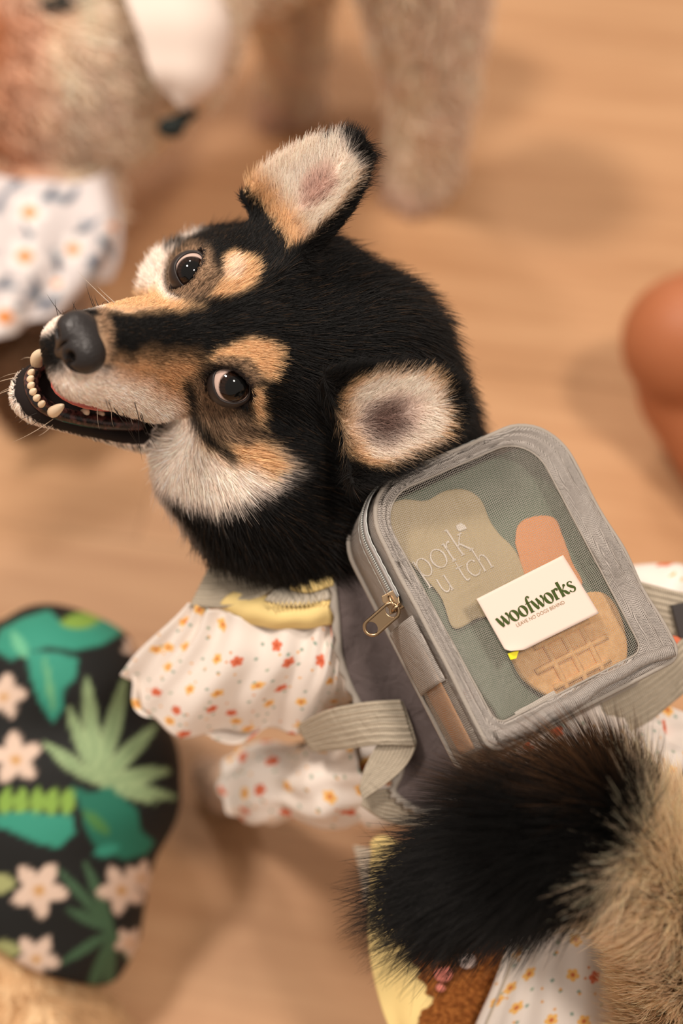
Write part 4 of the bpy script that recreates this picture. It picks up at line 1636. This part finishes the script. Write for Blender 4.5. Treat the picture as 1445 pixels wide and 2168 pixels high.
waffle_mat = Mat('baked_biscuit', rough=0.8, spec=0.2, color=lin(214, 164, 106))
wnz = waffle_mat.node('ShaderNodeTexNoise', Vector=waffle_mat.coord('Object'), Scale=350.0, Detail=4.0)
waffle_mat.base(waffle_mat.mix(waffle_mat.step(wnz, 0.35, 0.7), lin(224, 168, 102), lin(240, 190, 128)))
waffle_mat.bump(wnz, 0.3, 0.001)
biscuit = lay('waffle_biscuit', [(1082, 1392), (1110, 1330), (1180, 1280), (1250, 1255), (1290, 1270), (1318, 1330), (1322, 1400), (1290, 1445), (1230, 1475), (1170, 1478), (1110, 1440)], -34, waffle_mat, 16, None,
              'golden waffle-patterned dog biscuit behind the white card in the mesh backpack', 'biscuit', 8)
# raised waffle ribs
wc0 = Binv(1210, 1385, -20)
for i in range(-2, 3):
    for a, b in (((i * 46, -92), (i * 46, 92)), ((-92, i * 46), (92, i * 46))):
        pth = np.array([np.append(wc0 + np.array(a) * (1 - t) + np.array(b) * t, 0) for t in np.linspace(0, 1, 10)])
        rr_ = np.hypot(pth[:, 0] - wc0[0], pth[:, 1] - wc0[1])
        pth[:, 2] = -18 - 5 * (rr_ / 95) ** 2
        pth = pth[rr_ < 96]
        if len(pth) > 3:
            v, f = tube(Bs(pth), 7, 8)
            meshL('waffle_rib', v, f, waffle_mat, biscuit)
lay('paper_label', [(1088, 1508), (1172, 1462), (1188, 1486), (1102, 1532)], -20, Mat('label_paper', rough=0.7, color=lin(216, 208, 196)), 2, None,
    'small white paper label at the foot of the mesh backpack', 'label')
# rolled treat pack in the side pocket
rp = catmull([B(-252, -15, -92), B(-253, -150, -96), B(-249, -275, -100)], 30)
v, f = tube(rp, np.interp(np.linspace(0, 1, 30), [0, 0.06, 0.5, 1], [36, 46, 50, 44]), 24, flat=0.20, up=RB)
stick = meshL('treat_tube', v, f, Mat('orange_wrap', rough=0.5, spec=0.3, color=lin(218, 156, 100)))
tag(stick, 'orange wrapped treat pack in the side pocket of the backpack', 'treat pack')


# ---- lettering: strokes with a width at every point
def ribbon(pts, n=18):
    p = np.array(pts, float)
    q = catmull(p, max(2, (len(p) - 1) * n)) if len(p) > 2 else catmull(p, 6)
    xy, w = q[:, :2], np.maximum(q[:, 2], 0.008)
    t = nrm(np.gradient(xy, axis=0))
    nn_ = np.stack([-t[:, 1], t[:, 0]], 1)
    return np.concatenate([xy + nn_ * w[:, None] / 2, xy - nn_ * w[:, None] / 2]), grid_faces(2, len(xy))


def ring(cx, cy, rx, ry, ix, iy, tilt=0.0, n=40):
    a = np.linspace(0, 2 * np.pi, n, endpoint=False)
    o = np.stack([rx * np.cos(a), ry * np.sin(a)], 1)
    i = np.stack([ix * np.cos(a), iy * np.sin(a)], 1)
    c, s = math.cos(tilt), math.sin(tilt)
    i = i @ np.array([[c, s], [-s, c]])
    V = np.concatenate([o, i]) + [cx, cy]
    return V, grid_faces(2, n, True)


def glyphs_bold(word):
    """heavy high-contrast letters; x-height 1"""
    x, out = 0.0, []
    for ch in word:
        if ch == 'w':
            g = [ribbon([(0.02, 0.98, .22), (0.18, 0.5, .30), (0.36, 0.04, .26)]), ribbon([(0.38, 0.02, .05), (0.50, 0.45, .06), (0.60, 0.86, .08)]),
                 ribbon([(0.54, 0.98, .22), (0.70, 0.5, .30), (0.86, 0.04, .26)]), ribbon([(0.88, 0.02, .05), (1.06, 0.35, .07), (1.16, 0.72, .14), (1.10, 0.95, .24), (0.98, 0.96, .10)])]
            w = 1.22
        elif ch == 'o':
            g = [ring(0.46, 0.49, 0.47, 0.53, 0.17, 0.45, 0.25)]
            w = 0.96
        elif ch == 'f':
            g = [ribbon([(0.26, 0.0, .30), (0.26, 0.6, .28), (0.27, 1.15, .24), (0.36, 1.42, .14), (0.52, 1.46, .12), (0.60, 1.30, .22)]), ribbon([(0.0, 0.92, .07), (0.6, 0.92, .07)]), ribbon([(0.06, 0.02, .05), (0.5, 0.02, .05)])]
            w = 0.62
        elif ch == 'r':
            g = [ribbon([(0.2, 0.0, .30), (0.2, 1.0, .30)]), ribbon([(0.28, 0.72, .05), (0.42, 0.95, .12), (0.58, 0.88, .26), (0.60, 0.74, .12)]), ribbon([(0.02, 0.02, .05), (0.44, 0.02, .05)])]
            w = 0.70
        elif ch == 'k':
            g = [ribbon([(0.2, 0.0, .30), (0.2, 1.45, .30)]), ribbon([(0.32, 0.50, .05), (0.55, 0.72, .10), (0.70, 0.92, .22), (0.82, 0.84, .10)]), ribbon([(0.36, 0.52, .10), (0.56, 0.34, .26), (0.72, 0.12, .26), (0.90, 0.06, .10)]), ribbon([(0.02, 0.02, .05), (0.4, 0.02, .05)])]
            w = 0.92
        else:
            g = [ribbon([(0.62, 0.80, .18), (0.48, 0.97, .06), (0.24, 0.94, .14), (0.16, 0.74, .20), (0.38, 0.52, .26), (0.62, 0.30, .22), (0.52, 0.06, .14), (0.26, 0.02, .06), (0.06, 0.22, .18)])]
            w = 0.76
        out += [(v + [x, 0], f) for v, f in g]
        x += w
    return join([(np.column_stack([v, np.zeros(len(v))]), f) for v, f in out]), x


def glyphs_thin(word, t=0.085):
    x, out = 0.0, []
    S = 0.055
    for ch in word:
        def st(x0, y0, y1):
            return [ribbon([(x0, y0, t), (x0, y1, t)]), ribbon([(x0 - .1, y0, S), (x0 + .1, y0, S)]), ribbon([(x0 - .12, y1 - .03, S), (x0, y1, S)])]
        if ch == 'p':
            g = st(0.15, -0.5, 0.98) + [ring(0.46, 0.48, 0.36, 0.50, 0.28, 0.45)]
            w = 0.92
        elif ch == 'o':
            g = [ring(0.44, 0.48, 0.42, 0.50, 0.33, 0.46)]
            w = 0.92
        elif ch == 'r':
            g = st(0.15, 0.0, 0.98) + [ribbon([(0.15, 0.6, .04), (0.28, 0.88, .06), (0.48, 0.94, .11)])]
            w = 0.56
        elif ch == 'k':
            g = st(0.15, 0.0, 1.5) + [ribbon([(0.15, 0.42, .05), (0.62, 0.95, .05)]), ribbon([(0.30, 0.58, t), (0.70, 0.0, t)]), ribbon([(0.55, 0.0, S), (0.82, 0.0, S)]), ribbon([(0.48, 0.96, S), (0.74, 0.96, S)])]
            w = 0.86
        elif ch == 'u':
            g = [ribbon([(0.12, 0.96, t), (0.12, 0.3, t), (0.3, 0.02, t), (0.56, 0.14, .05), (0.66, 0.4, .05)])] + st(0.66, 0.0, 0.98)
            w = 0.90
        elif ch == 't':
            g = [ribbon([(0.2, 1.3, .05), (0.2, 0.4, t), (0.26, 0.04, t), (0.48, 0.06, .05)]), ribbon([(0.0, 0.94, S), (0.46, 0.94, S)])]
            w = 0.56
        elif ch == 'c':
            g = [ribbon([(0.74, 0.78, .11), (0.56, 0.95, .05), (0.22, 0.86, t), (0.08, 0.48, t), (0.24, 0.08, t), (0.54, 0.02, .05), (0.76, 0.2, .05)])]
            w = 0.84
        elif ch == 'h':
            g = st(0.15, 0.0, 1.5) + [ribbon([(0.15, 0.6, .04), (0.34, 0.92, .05), (0.58, 0.84, t), (0.66, 0.5, t), (0.66, 0.0, t)]), ribbon([(0.54, 0.0, S), (0.80, 0.0, S)])]
            w = 0.92
        else:
            g, w = [], 0.6
        out += [(v + [x, 0], f) for v, f in g]
        x += w
    return join([(np.column_stack([v, np.zeros(len(v))]), f) for v, f in out]), x


def set_word(mesh, width, p_from, p_to, nrm_dir, name, mat, parent, lift=0.5):
    """lay flat lettering on a surface so that it runs from p_from to p_to (working frame)"""
    v, f = mesh
    a = p_to - p_from
    sc = np.linalg.norm(a) / width
    a = nrm(a)
    n = nrm(nrm_dir - a * (nrm_dir @ a))
    b = np.cross(n, a)
    V = p_from + (v[:, :1] * a + v[:, 1:2] * b) * sc + n * lift
    return meshL(name, V, f, mat, parent, smooth=False, solid=0.4 * U)


g_, w_ = glyphs_thin('pork')
q0, q1 = Binv(893, 1228, -49), Binv(1003, 1160, -49)
set_word(g_, w_, B(*q0, -49), B(*q1, -49), NB, 'lettering', print_w, pouch)
g_, w_ = glyphs_thin('u tch')
q0, q1 = Binv(938, 1258, -49), Binv(1048, 1196, -49)
set_word(g_, w_, B(*q0, -49), B(*q1, -49), NB, 'lettering', print_w, pouch)
hp = [(965, 1112), (975, 1107), (984, 1113), (988, 1119), (972, 1125), (966, 1120)]
lay('emblem', hp, -49, print_w, 1.5, pouch)

# ---- the card on the front of the bag
card_mat = Mat('card_paper', rough=0.75, spec=0.2, color=lin(224, 204, 190))
cq = [Binv(1008, 1268, 30), Binv(1190, 1176, 30), Binv(1267, 1298, 30), Binv(1077, 1392, 30)]
nu_, nv_ = 30, 22
V = np.zeros((nu_, nv_, 3))
for i in range(nu_):
    for j in range(nv_):
        u_, v2 = i / (nu_ - 1), j / (nv_ - 1)
        xy = (cq[0] * (1 - u_) + cq[1] * u_) * (1 - v2) + (cq[3] * (1 - u_) + cq[2] * u_) * v2
        z = 30 + 1.0 * math.sin(u_ * 3.1) + 10 * max(0, (v2 - 0.8) / 0.2) ** 2 * max(0, 1 - u_ / 0.22) + 3 * (1 - v2) * u_ ** 8
        cut = max(0, (v2 - 0.86) / 0.14) * max(0, 1 - u_ / 0.16)
        xy = xy + np.array([6.0, 10.0]) * cut
        V[i, j] = (xy[0], xy[1], z)
card = meshL('card', Bs(V.reshape(-1, 3)), grid_faces(nu_, nv_), card_mat, None, solid=1.5 * U)
tag(card, 'white card with green woofworks lettering stuck on the mesh backpack', 'card')
green = Mat('green_ink', rough=0.7, spec=0.15, color=lin(64, 78, 34))
gold = Mat('gold_ink', rough=0.6, spec=0.2, color=lin(196, 164, 116))
g_, w_ = glyphs_bold('woofworks')
q0, q1 = Binv(1061, 1330, 34), Binv(1222, 1248, 34)
set_word(g_, w_, B(*q0, 32.0), B(*q1, 32.0), NB, 'card_logo', green, card)
fc = bpy.data.curves.new('card_motto', 'FONT')
fc.body = 'LEAVE NO DOGS BEHIND'
fc.size = 1.0
fc.extrude = 0.004
fc.offset = -0.014
to = bpy.data.objects.new('motto_tmp', fc)
COL.objects.link(to)
bpy.context.view_layer.update()
me_t = bpy.data.meshes.new_from_object(to.evaluated_get(bpy.context.evaluated_depsgraph_get()))
tv_ = np.array([q.co[:] for q in me_t.vertices])
tf_ = [tuple(q.vertices) for q in me_t.polygons]
bpy.data.objects.remove(to)
tv_[:, 0] -= tv_[:, 0].min()
q0, q1 = Binv(1095, 1327, 34), Binv(1196, 1277, 34)
set_word((tv_, tf_), tv_[:, 0].max(), B(*q0, 32.0), B(*q1, 32.0), NB, 'card_motto', gold, card)
yq = [Binv(1074, 1384, 26), Binv(1098, 1376, 26), Binv(1092, 1394, 26), Binv(1080, 1397, 26)]
V = np.array([[*q, 27] for q in yq] + [[*q, 25.5] for q in yq])
tab = meshL('sticky_tab', Bs(V), [(0, 1, 2, 3), (7, 6, 5, 4), (0, 4, 5, 1), (1, 5, 6, 2), (2, 6, 7, 3), (3, 7, 4, 0)], Mat('yellow_sticker', rough=0.5, color=lin(240, 226, 30)), card, smooth=False)
# ---------------------------------------------------------------- the fluffy cream dog behind
hair_soft = fur_material('soft_fur', 0.7, 0.15, 0.4)
F1, F2 = floorL(622, 205, 0.02), floorL(898, 368, 0.02)
F3, F4 = floorL(70, 850, 0.02), floorL(110, 560, 0.02)
UPL = -DOWN
fl_ops = [
    (s_ell(L(130, 75, -2050), (510, 455, 400)), 60, 'add'),
    (s_ell(L(330, 40, -2000), (260, 300, 260)), 120, 'add'),
    (s_cone(L(160, -60, -2080), L(700, -330, -2350), 420, 380), 150, 'add'),
    (s_path([F1 + UPL * 1100 + np.array([60, 0, 0]), F1 + UPL * 450, F1 + UPL * 40], [240, 125, 92]), 80, 'add'),
    (s_path([F2 + UPL * 1250 + np.array([-80, 0, 0]), F2 + UPL * 500, F2 + UPL * 40], [260, 140, 105]), 80, 'add'),
    (s_cone(F1 + UPL * 30, F1 + np.array([-40, -30, -10]), 95, 80), 40, 'add'),
    (s_cone(F2 + UPL * 30, F2 + np.array([-50, -40, -10]), 105, 85), 40, 'add'),
    (s_path([L(110, 420, -2150), F3 + UPL * 250, F3 + UPL * 30], [220, 95, 85]), 80, 'add'),
    (s_path([L(120, 380, -2300), F4 + UPL * 250, F4 + UPL * 30], [180, 95, 85]), 80, 'add'),
]
fl_f = body_sdf(fl_ops)
KV, KF = polygonise(fl_f, (-1900, -300, -3700), (1300, 2500, -1450), 24.0)
KV = relax(KV, KF, 2)
KN = vert_normals(KV, KF)


def fluffy_col(V):
    xy = screen(V)
    c = np.tile(np.array(lin(254, 232, 212)[:3]), (len(V), 1))
    tan_k = np.clip((150 - xy[:, 0]) / 170, 0, 1) * np.clip((310 - np.abs(xy[:, 1] - 170)) / 160, 0, 1) * (0.75 + 0.4 * wob(V, 0.006, 61))
    tan_k = np.clip(tan_k, 0, 1)[:, None]
    c = c * (1 - tan_k) + np.array(lin(226, 164, 120)[:3]) * tan_k
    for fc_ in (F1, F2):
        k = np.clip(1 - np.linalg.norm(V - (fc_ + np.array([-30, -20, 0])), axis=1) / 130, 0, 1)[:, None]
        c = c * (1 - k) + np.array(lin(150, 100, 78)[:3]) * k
    k = np.clip((xy[:, 1] - 600) / 80, 0, 1)[:, None] * (xy[:, :1] < 300)  # front leg below the dress: its shadow put into the coat as brown-grey
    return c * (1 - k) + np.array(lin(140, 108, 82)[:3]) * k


fluffy = root('fluffy_dog', 'fluffy cream dog standing behind, blurred, in a white dress with blue and orange flowers', 'dog', (0, 0, 0))
q = toW(F2)[0]
fluffy.location = (q[0] - 0.15, q[1], 0)
bpy.context.view_layer.update()
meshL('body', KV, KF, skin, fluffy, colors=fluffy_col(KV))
vis = (screen(KV)[:, 1] > -260) & (KN[:, 2] > -0.4)
at = scatter(KV, KF, KN, vis.astype(float), 34000)
P, N_ = at(KV), nrm(at(KN))
cl_ = nrm(wob(P, 0.008, 71)[:, None] * np.array([1, 0.2, 0]) + wob(P, 0.009, 72)[:, None] * np.array([0, 1.0, 0.2]) + DOWN * 0.7)
c0 = jitter_col(fluffy_col(P), 0.12) * np.clip(0.98 + 0.18 * wob(P, 0.03, 73), 0.7, 1.15)[:, None]
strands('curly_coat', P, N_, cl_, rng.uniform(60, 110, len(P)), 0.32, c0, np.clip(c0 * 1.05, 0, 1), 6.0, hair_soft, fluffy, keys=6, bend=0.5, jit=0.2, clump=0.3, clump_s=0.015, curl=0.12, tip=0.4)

def lens(a, b, w):
    a, b = np.array(a, float), np.array(b, float)
    d = b - a
    n = np.array([-d[1], d[0]]) / np.linalg.norm(d)
    L_ = []
    for t in np.linspace(0, 1, 9):
        L_.append(a + d * t + n * w * math.sin(math.pi * min(1, t * 0.92 + 0.04)) ** 0.8)
    for t in np.linspace(1, 0, 9):
        L_.append(a + d * t - n * w * math.sin(math.pi * min(1, t * 0.92 + 0.04)) ** 0.8)
    return L_


def print_shapes(p, base, shapes):
    c = np.tile(np.array(lin(*base)[:3]), (len(p), 1))
    for poly, col, soft, k in shapes:
        m = np.clip(0.5 - inpoly(p, poly) / soft, 0, 1)[:, None] * k
        c = c * (1 - m) + np.array(lin(*col)[:3]) * m
    return c


def bold_print(p):
    """large orange-eyed white blossoms between slate-blue leaves"""
    sh = []
    r = np.random.default_rng(5)
    for x, y in ((0, 436), (102, 417), (63, 490), (182, 485), (121, 552), (5, 605), (78, 610), (225, 520), (40, 385), (150, 420), (200, 560), (-40, 520), (-30, 680), (110, 640), (30, 650)):
        for _ in range(3):
            a = r.uniform(0, 6.28)
            l_ = r.uniform(22, 40)
            sh.append((lens((x - l_ * 0.3 * math.cos(a), y - l_ * 0.3 * math.sin(a)), (x + l_ * math.cos(a), y + l_ * math.sin(a)), r.uniform(6, 10)), ((92, 108, 128), (122, 138, 150), (74, 84, 100))[_], 6, 0.9))
    for x, y, q in ((63, 450, 17), (53, 543, 18), (155, 528, 16), (10, 671, 20), (236, 480, 10), (-30, 580, 16), (120, 600, 10)):
        for k in range(5):
            a = k * 1.2566 + x
            sh.append((lens((x, y), (x + 2.3 * q * math.cos(a), y + 2.3 * q * math.sin(a)), q * 0.7), (240, 234, 230), 6, 1))
        sh.append((lens((x - q, y), (x + q, y), q * 0.8), (226, 138, 52), 8, 1))
    return print_shapes(p, (214, 206, 204), sh)


bold_floral = Mat('bold_floral_cotton', rough=0.8, spec=0.15)
bold_floral.base(bold_floral.attr('col'))
sheet('dress', [
    [(-120, 330, -1850), (0, 372, -1760), (110, 385, -1740), (190, 380, -1780), (230, 360, -1900)],
    [(-120, 450, -1800), (0, 470, -1720), (110, 470, -1700), (210, 470, -1740), (262, 460, -1880)],
    [(-120, 600, -1780), (-20, 600, -1700), (90, 590, -1690), (190, 560, -1740), (258, 545, -1860)],
    [(-130, 790, -1780), (-40, 735, -1720), (40, 700, -1700), (120, 650, -1760), (235, 590, -1880)],
], bold_floral, fluffy, 110, 130, lambda u, v: 22 * np.sin(v * 17 + 2 * u) * (0.3 + u), solid=6, paint=bold_print)
white_cloth = Mat('white_cloth', rough=0.8, spec=0.15, color=lin(230, 214, 202))
sheet('bib', [
    [(210, -160, -1600), (250, -40, -1540), (290, 60, -1530), (315, 140, -1550), (345, 200, -1610)],
    [(330, -160, -1570), (380, -40, -1510), (405, 60, -1510), (400, 150, -1540), (372, 222, -1620)],
    [(400, -160, -1640), (445, -40, -1600), (470, 70, -1610), (455, 165, -1640), (392, 236, -1680)],
    [(420, -160, -1800), (462, -40, -1780), (492, 80, -1790), (474, 175, -1800), (400, 246, -1780)],
], white_cloth, fluffy, 30, 50, lambda u, v: 9 * np.sin(u * 9 + v * 3) + 5 * np.sin(v * 17), solid=6)
knot_mat = Mat('black_cord', rough=0.7, spec=0.2, color=lin(34, 40, 38))
kv1, kf1 = ellipsoid(L(362, 270, -1640), (46, 34, 34))
kv2, kf2 = tube(catmull([L(362, 276, -1690), L(385, 252, -1700), L(412, 235, -1720)], 12), np.linspace(34, 18, 12), 10)
meshL('bib_knot', *join([(kv1, kf1), (kv2, kf2)]), knot_mat, fluffy)
kv1, kf1 = tube(catmull([L(10, -10, -1690), L(60, 6, -1650), L(120, 4, -1630), L(180, -16, -1640)], 24), 36, 10, flat=0.4)
meshL('harness_band', kv1, kf1, knot_mat, fluffy)

# ---------------------------------------------------------------- bare knee of a person sitting on the floor
sk_m = Mat('tan_skin', rough=0.5, spec=0.3, color=lin(206, 126, 80), Subsurface_Weight=0.12, Subsurface_Radius=(0.01, 0.004, 0.002))
sn = sk_m.node('ShaderNodeTexNoise', Vector=sk_m.coord('Object'), Scale=18.0, Detail=4.0)
sk_m.base(sk_m.mix(sn, lin(164, 98, 62), lin(188, 120, 82)))
KN0 = L(1468, 728, -1880)
hip = L(2450, 420, -1500)
ank = floorL(1900, 1330, 0.06)
toe = floorL(1760, 1480, 0.03)
p_ops = [
    (s_path([KN0, L(1800, 620, -1750), hip], [232, 300, 420]), 60, 'add'),
    (s_ell(KN0 + np.array([-30, 10, 40]), (215, 215, 215)), 60, 'add'),
    (s_path([KN0 + np.array([20, -150, -100]), L(1570, 985, -1990), ank], [195, 195, 115]), 26, 'add'),
    (s_path([ank, (ank + toe) / 2 + np.array([0, 20, 40]), toe], [115, 105, 70]), 60, 'add'),
]
p_f = body_sdf(p_ops)
MV, MF = polygonise(p_f, (900, -1400, -2600), (3100, 1600, -900), 24.0)
MV = relax(MV, MF, 3)
person = meshL('person', MV, MF, sk_m)
tag(person, 'bare tan knee of a person sitting on the floor at the edge', 'person')

# ---------------------------------------------------------------- small dog in a black tropical shirt
sh_ops = [
    (s_ell(L(70, 1760, -1120), (350, 620, 340)), 60, 'add'),
    (s_ell(L(230, 1640, -1080), (210, 260, 230)), 120, 'add'),
    (s_ell(L(120, 1420, -1050), (240, 170, 230)), 110, 'add'),
]


def shirt_f(p):
    d = body_sdf(sh_ops)(p)
    a_, b_ = L(0, 2020, -800), L(300, 2230, -800)
    pn_ = nrm(np.array([-(b_ - a_)[1], (b_ - a_)[0], 0.0]))
    if pn_[1] > 0:
        pn_ = -pn_
    d = smax(d, (p - a_) @ pn_, 30)
    return d + 7 * wob(p, 0.012, 81) + 5 * np.sin(p[:, 0] * 0.02 + p[:, 1] * 0.012)


SV, SF = polygonise(shirt_f, (-1500, -2000, -1700), (200, 100, -500), 11.0)
SV = relax(SV, SF, 2)


def shirt_print(xy):
    """tropical print: teal leaves, pale palm fans and cream blossoms on black"""
    p = np.stack([xy[:, 0] * 2.415, (xy[:, 1] - 1270) * 2.415], 1)
    p[:, 0] = np.where(p[:, 0] < -40, -80 - p[:, 0], p[:, 0])       # the print repeats mirrored on the far flank
    c = np.tile(np.array(lin(30, 31, 30)[:3]), (len(p), 1))

    def put(poly, col, soft=6, k=1.0):
        nonlocal c
        m = np.clip(0.5 - inpoly(p, poly) / soft, 0, 1)[:, None] * k
        c = c * (1 - m) + np.array(lin(*col)[:3]) * m

    teal, teal2, lime, palm, dpalm = (58, 152, 128), (40, 116, 94), (138, 176, 78), (158, 182, 134), (72, 104, 76)
    put([(0, 150), (120, 90), (250, 50), (330, 130), (560, 80), (720, 60), (690, 130), (520, 230), (380, 260), (250, 240), (120, 270), (60, 310), (-40, 250)], teal, 14)
    put(lens((310, 120), (520, 90), 42), lime, 14)
    put(lens((60, 160), (140, 300), 30), (110, 190, 150), 10)
    put([(140, 260), (300, 270), (400, 300), (390, 400), (330, 450), (320, 560), (270, 630), (200, 520), (150, 380)], teal, 10)
    put(lens((230, 300), (270, 560), 16), (130, 190, 130), 10, 0.7)
    for b, w in (((440, 390), 42), ((640, 400), 44), ((800, 640), 42), ((870, 870), 42), ((900, 1010), 34), ((345, 540), 34), ((225, 730), 36), ((800, 1040), 20)):
        put(lens((500, 940), b, w), palm, 9)
        put(lens((500, 940), b, w * 0.25), (110, 140, 100), 8, 0.6)
    for i in range(5):
        put(lens((20 + i * 78, 1110), (40 + i * 80, 960), 38), lime, 9)
    put([(-40, 1100), (120, 1085), (370, 1105), (385, 1190), (300, 1270), (180, 1240), (60, 1185), (-40, 1150)], teal, 10)
    put([(360, 950), (470, 990), (560, 950), (700, 1070), (720, 1180), (790, 1240), (750, 1300), (640, 1330), (500, 1280), (440, 1180), (410, 1060)], teal2, 12)
    put(lens((430, 1080), (560, 1200), 30), (90, 140, 60), 10, 0.7)
    put(lens((480, 1300), (610, 1260), 30), teal, 10)
    for b, w in (((290, 1370), 26), ((430, 1330), 28), ((340, 1580), 30), ((310, 1860), 26), ((430, 2080), 30), ((540, 2110), 28), ((700, 1900), 20)):
        put(lens((580, 1690), b, w), dpalm, 9)
    for cx, cy, r in ((20, 490, 120), (80, 810, 140), (200, 1480, 150), (185, 1830, 125), (620, 1480, 130), (720, 1420, 90), (680, 240, 60), (660, 1750, 80)):
        for k in range(5):
            a = 2 * math.pi * k / 5 + cx
            put(lens((cx, cy), (cx + r * math.cos(a), cy + r * math.sin(a)), r * 0.30), (230, 204, 184), 10)
        put(lens((cx - r * 0.2, cy), (cx + r * 0.2, cy + r * 0.1), r * 0.18), (206, 154, 84), 14)
    for e in ((-20, 1450), (0, 1790)):
        put(lens((e[0] - 60, e[1]), (e[0] + 100, e[1]), 50), (168, 172, 116), 10)
    return c * 0.85


shirt_mat = Mat('tropical_cotton', rough=0.7, spec=0.25)
shirt_mat.base(shirt_mat.attr('col'))
small = root('small_dog', 'small cream dog in a black tropical shirt with green leaves and white flowers', 'dog', (0, 0, 0))
q = toW(L(90, 1720, -1080))[0]
small.location = (q[0], q[1], 0)
bpy.context.view_layer.update()
g1, g2, g3, g4 = (floorL(x, y, 0.015) for x, y in ((-30, 1560), (200, 1560), (-60, 2230), (130, 2230)))
c_ops = [
    (s_ell(L(70, 1720, -1130), (310, 520, 300)), 60, 'add'),
    (s_ell(L(30, 2330, -1030), (360, 380, 340)), 90, 'add'),
    (s_ell(L(90, 1390, -1100), (170, 150, 170)), 90, 'add'),
    (s_cone(L(-10, 1450, -1100), L(-200, 1380, -960), 120, 100), 60, 'add'),
    (s_ell(L(-260, 1310, -930), (165, 150, 145)), 60, 'add'),
    (s_cone(L(-330, 1320, -920), L(-450, 1350, -930), 85, 50), 40, 'add'),
    (s_cone(L(-215, 1230, -860), L(-175, 1110, -780), 60, 14), 30, 'add'),
    (s_cone(L(-205, 1400, -820), L(-150, 1450, -700), 60, 14), 30, 'add'),
] + [(s_cone(g + UPL * 260, g + UPL * 50, 80, 55), 60, 'add') for g in (g1, g2, g3, g4)]
CV, CF = polygonise(body_sdf(c_ops), (-1800, -2400, -2300), (500, 300, -500), 20.0)
CV = relax(CV, CF, 2)
CN = vert_normals(CV, CF)
ccol = np.tile(np.array(lin(222, 190, 148)[:3]), (len(CV), 1))
meshL('body', CV, CF, skin, small, colors=ccol)
shirt = meshL('shirt', SV, SF, shirt_mat, small, colors=shirt_print(screen(SV)))
rumpv = ((screen(CV)[:, 1] > 2030) | (screen(CV)[:, 0] < -120)) & (CV[:, 2] > -1400)
at = scatter(CV, CF, CN, rumpv.astype(float), 14000)
P, N_ = at(CV), nrm(at(CN))
c0 = jitter_col(np.tile(ccol[:1], (len(P), 1)), 0.12)
strands('rump_fur', P, N_, np.tile([0.1, -1.0, 0.1], (len(P), 1)), rng.uniform(30, 60, len(P)), 0.35, c0, c0, 2.0, hair_soft, small, keys=4, jit=0.2)
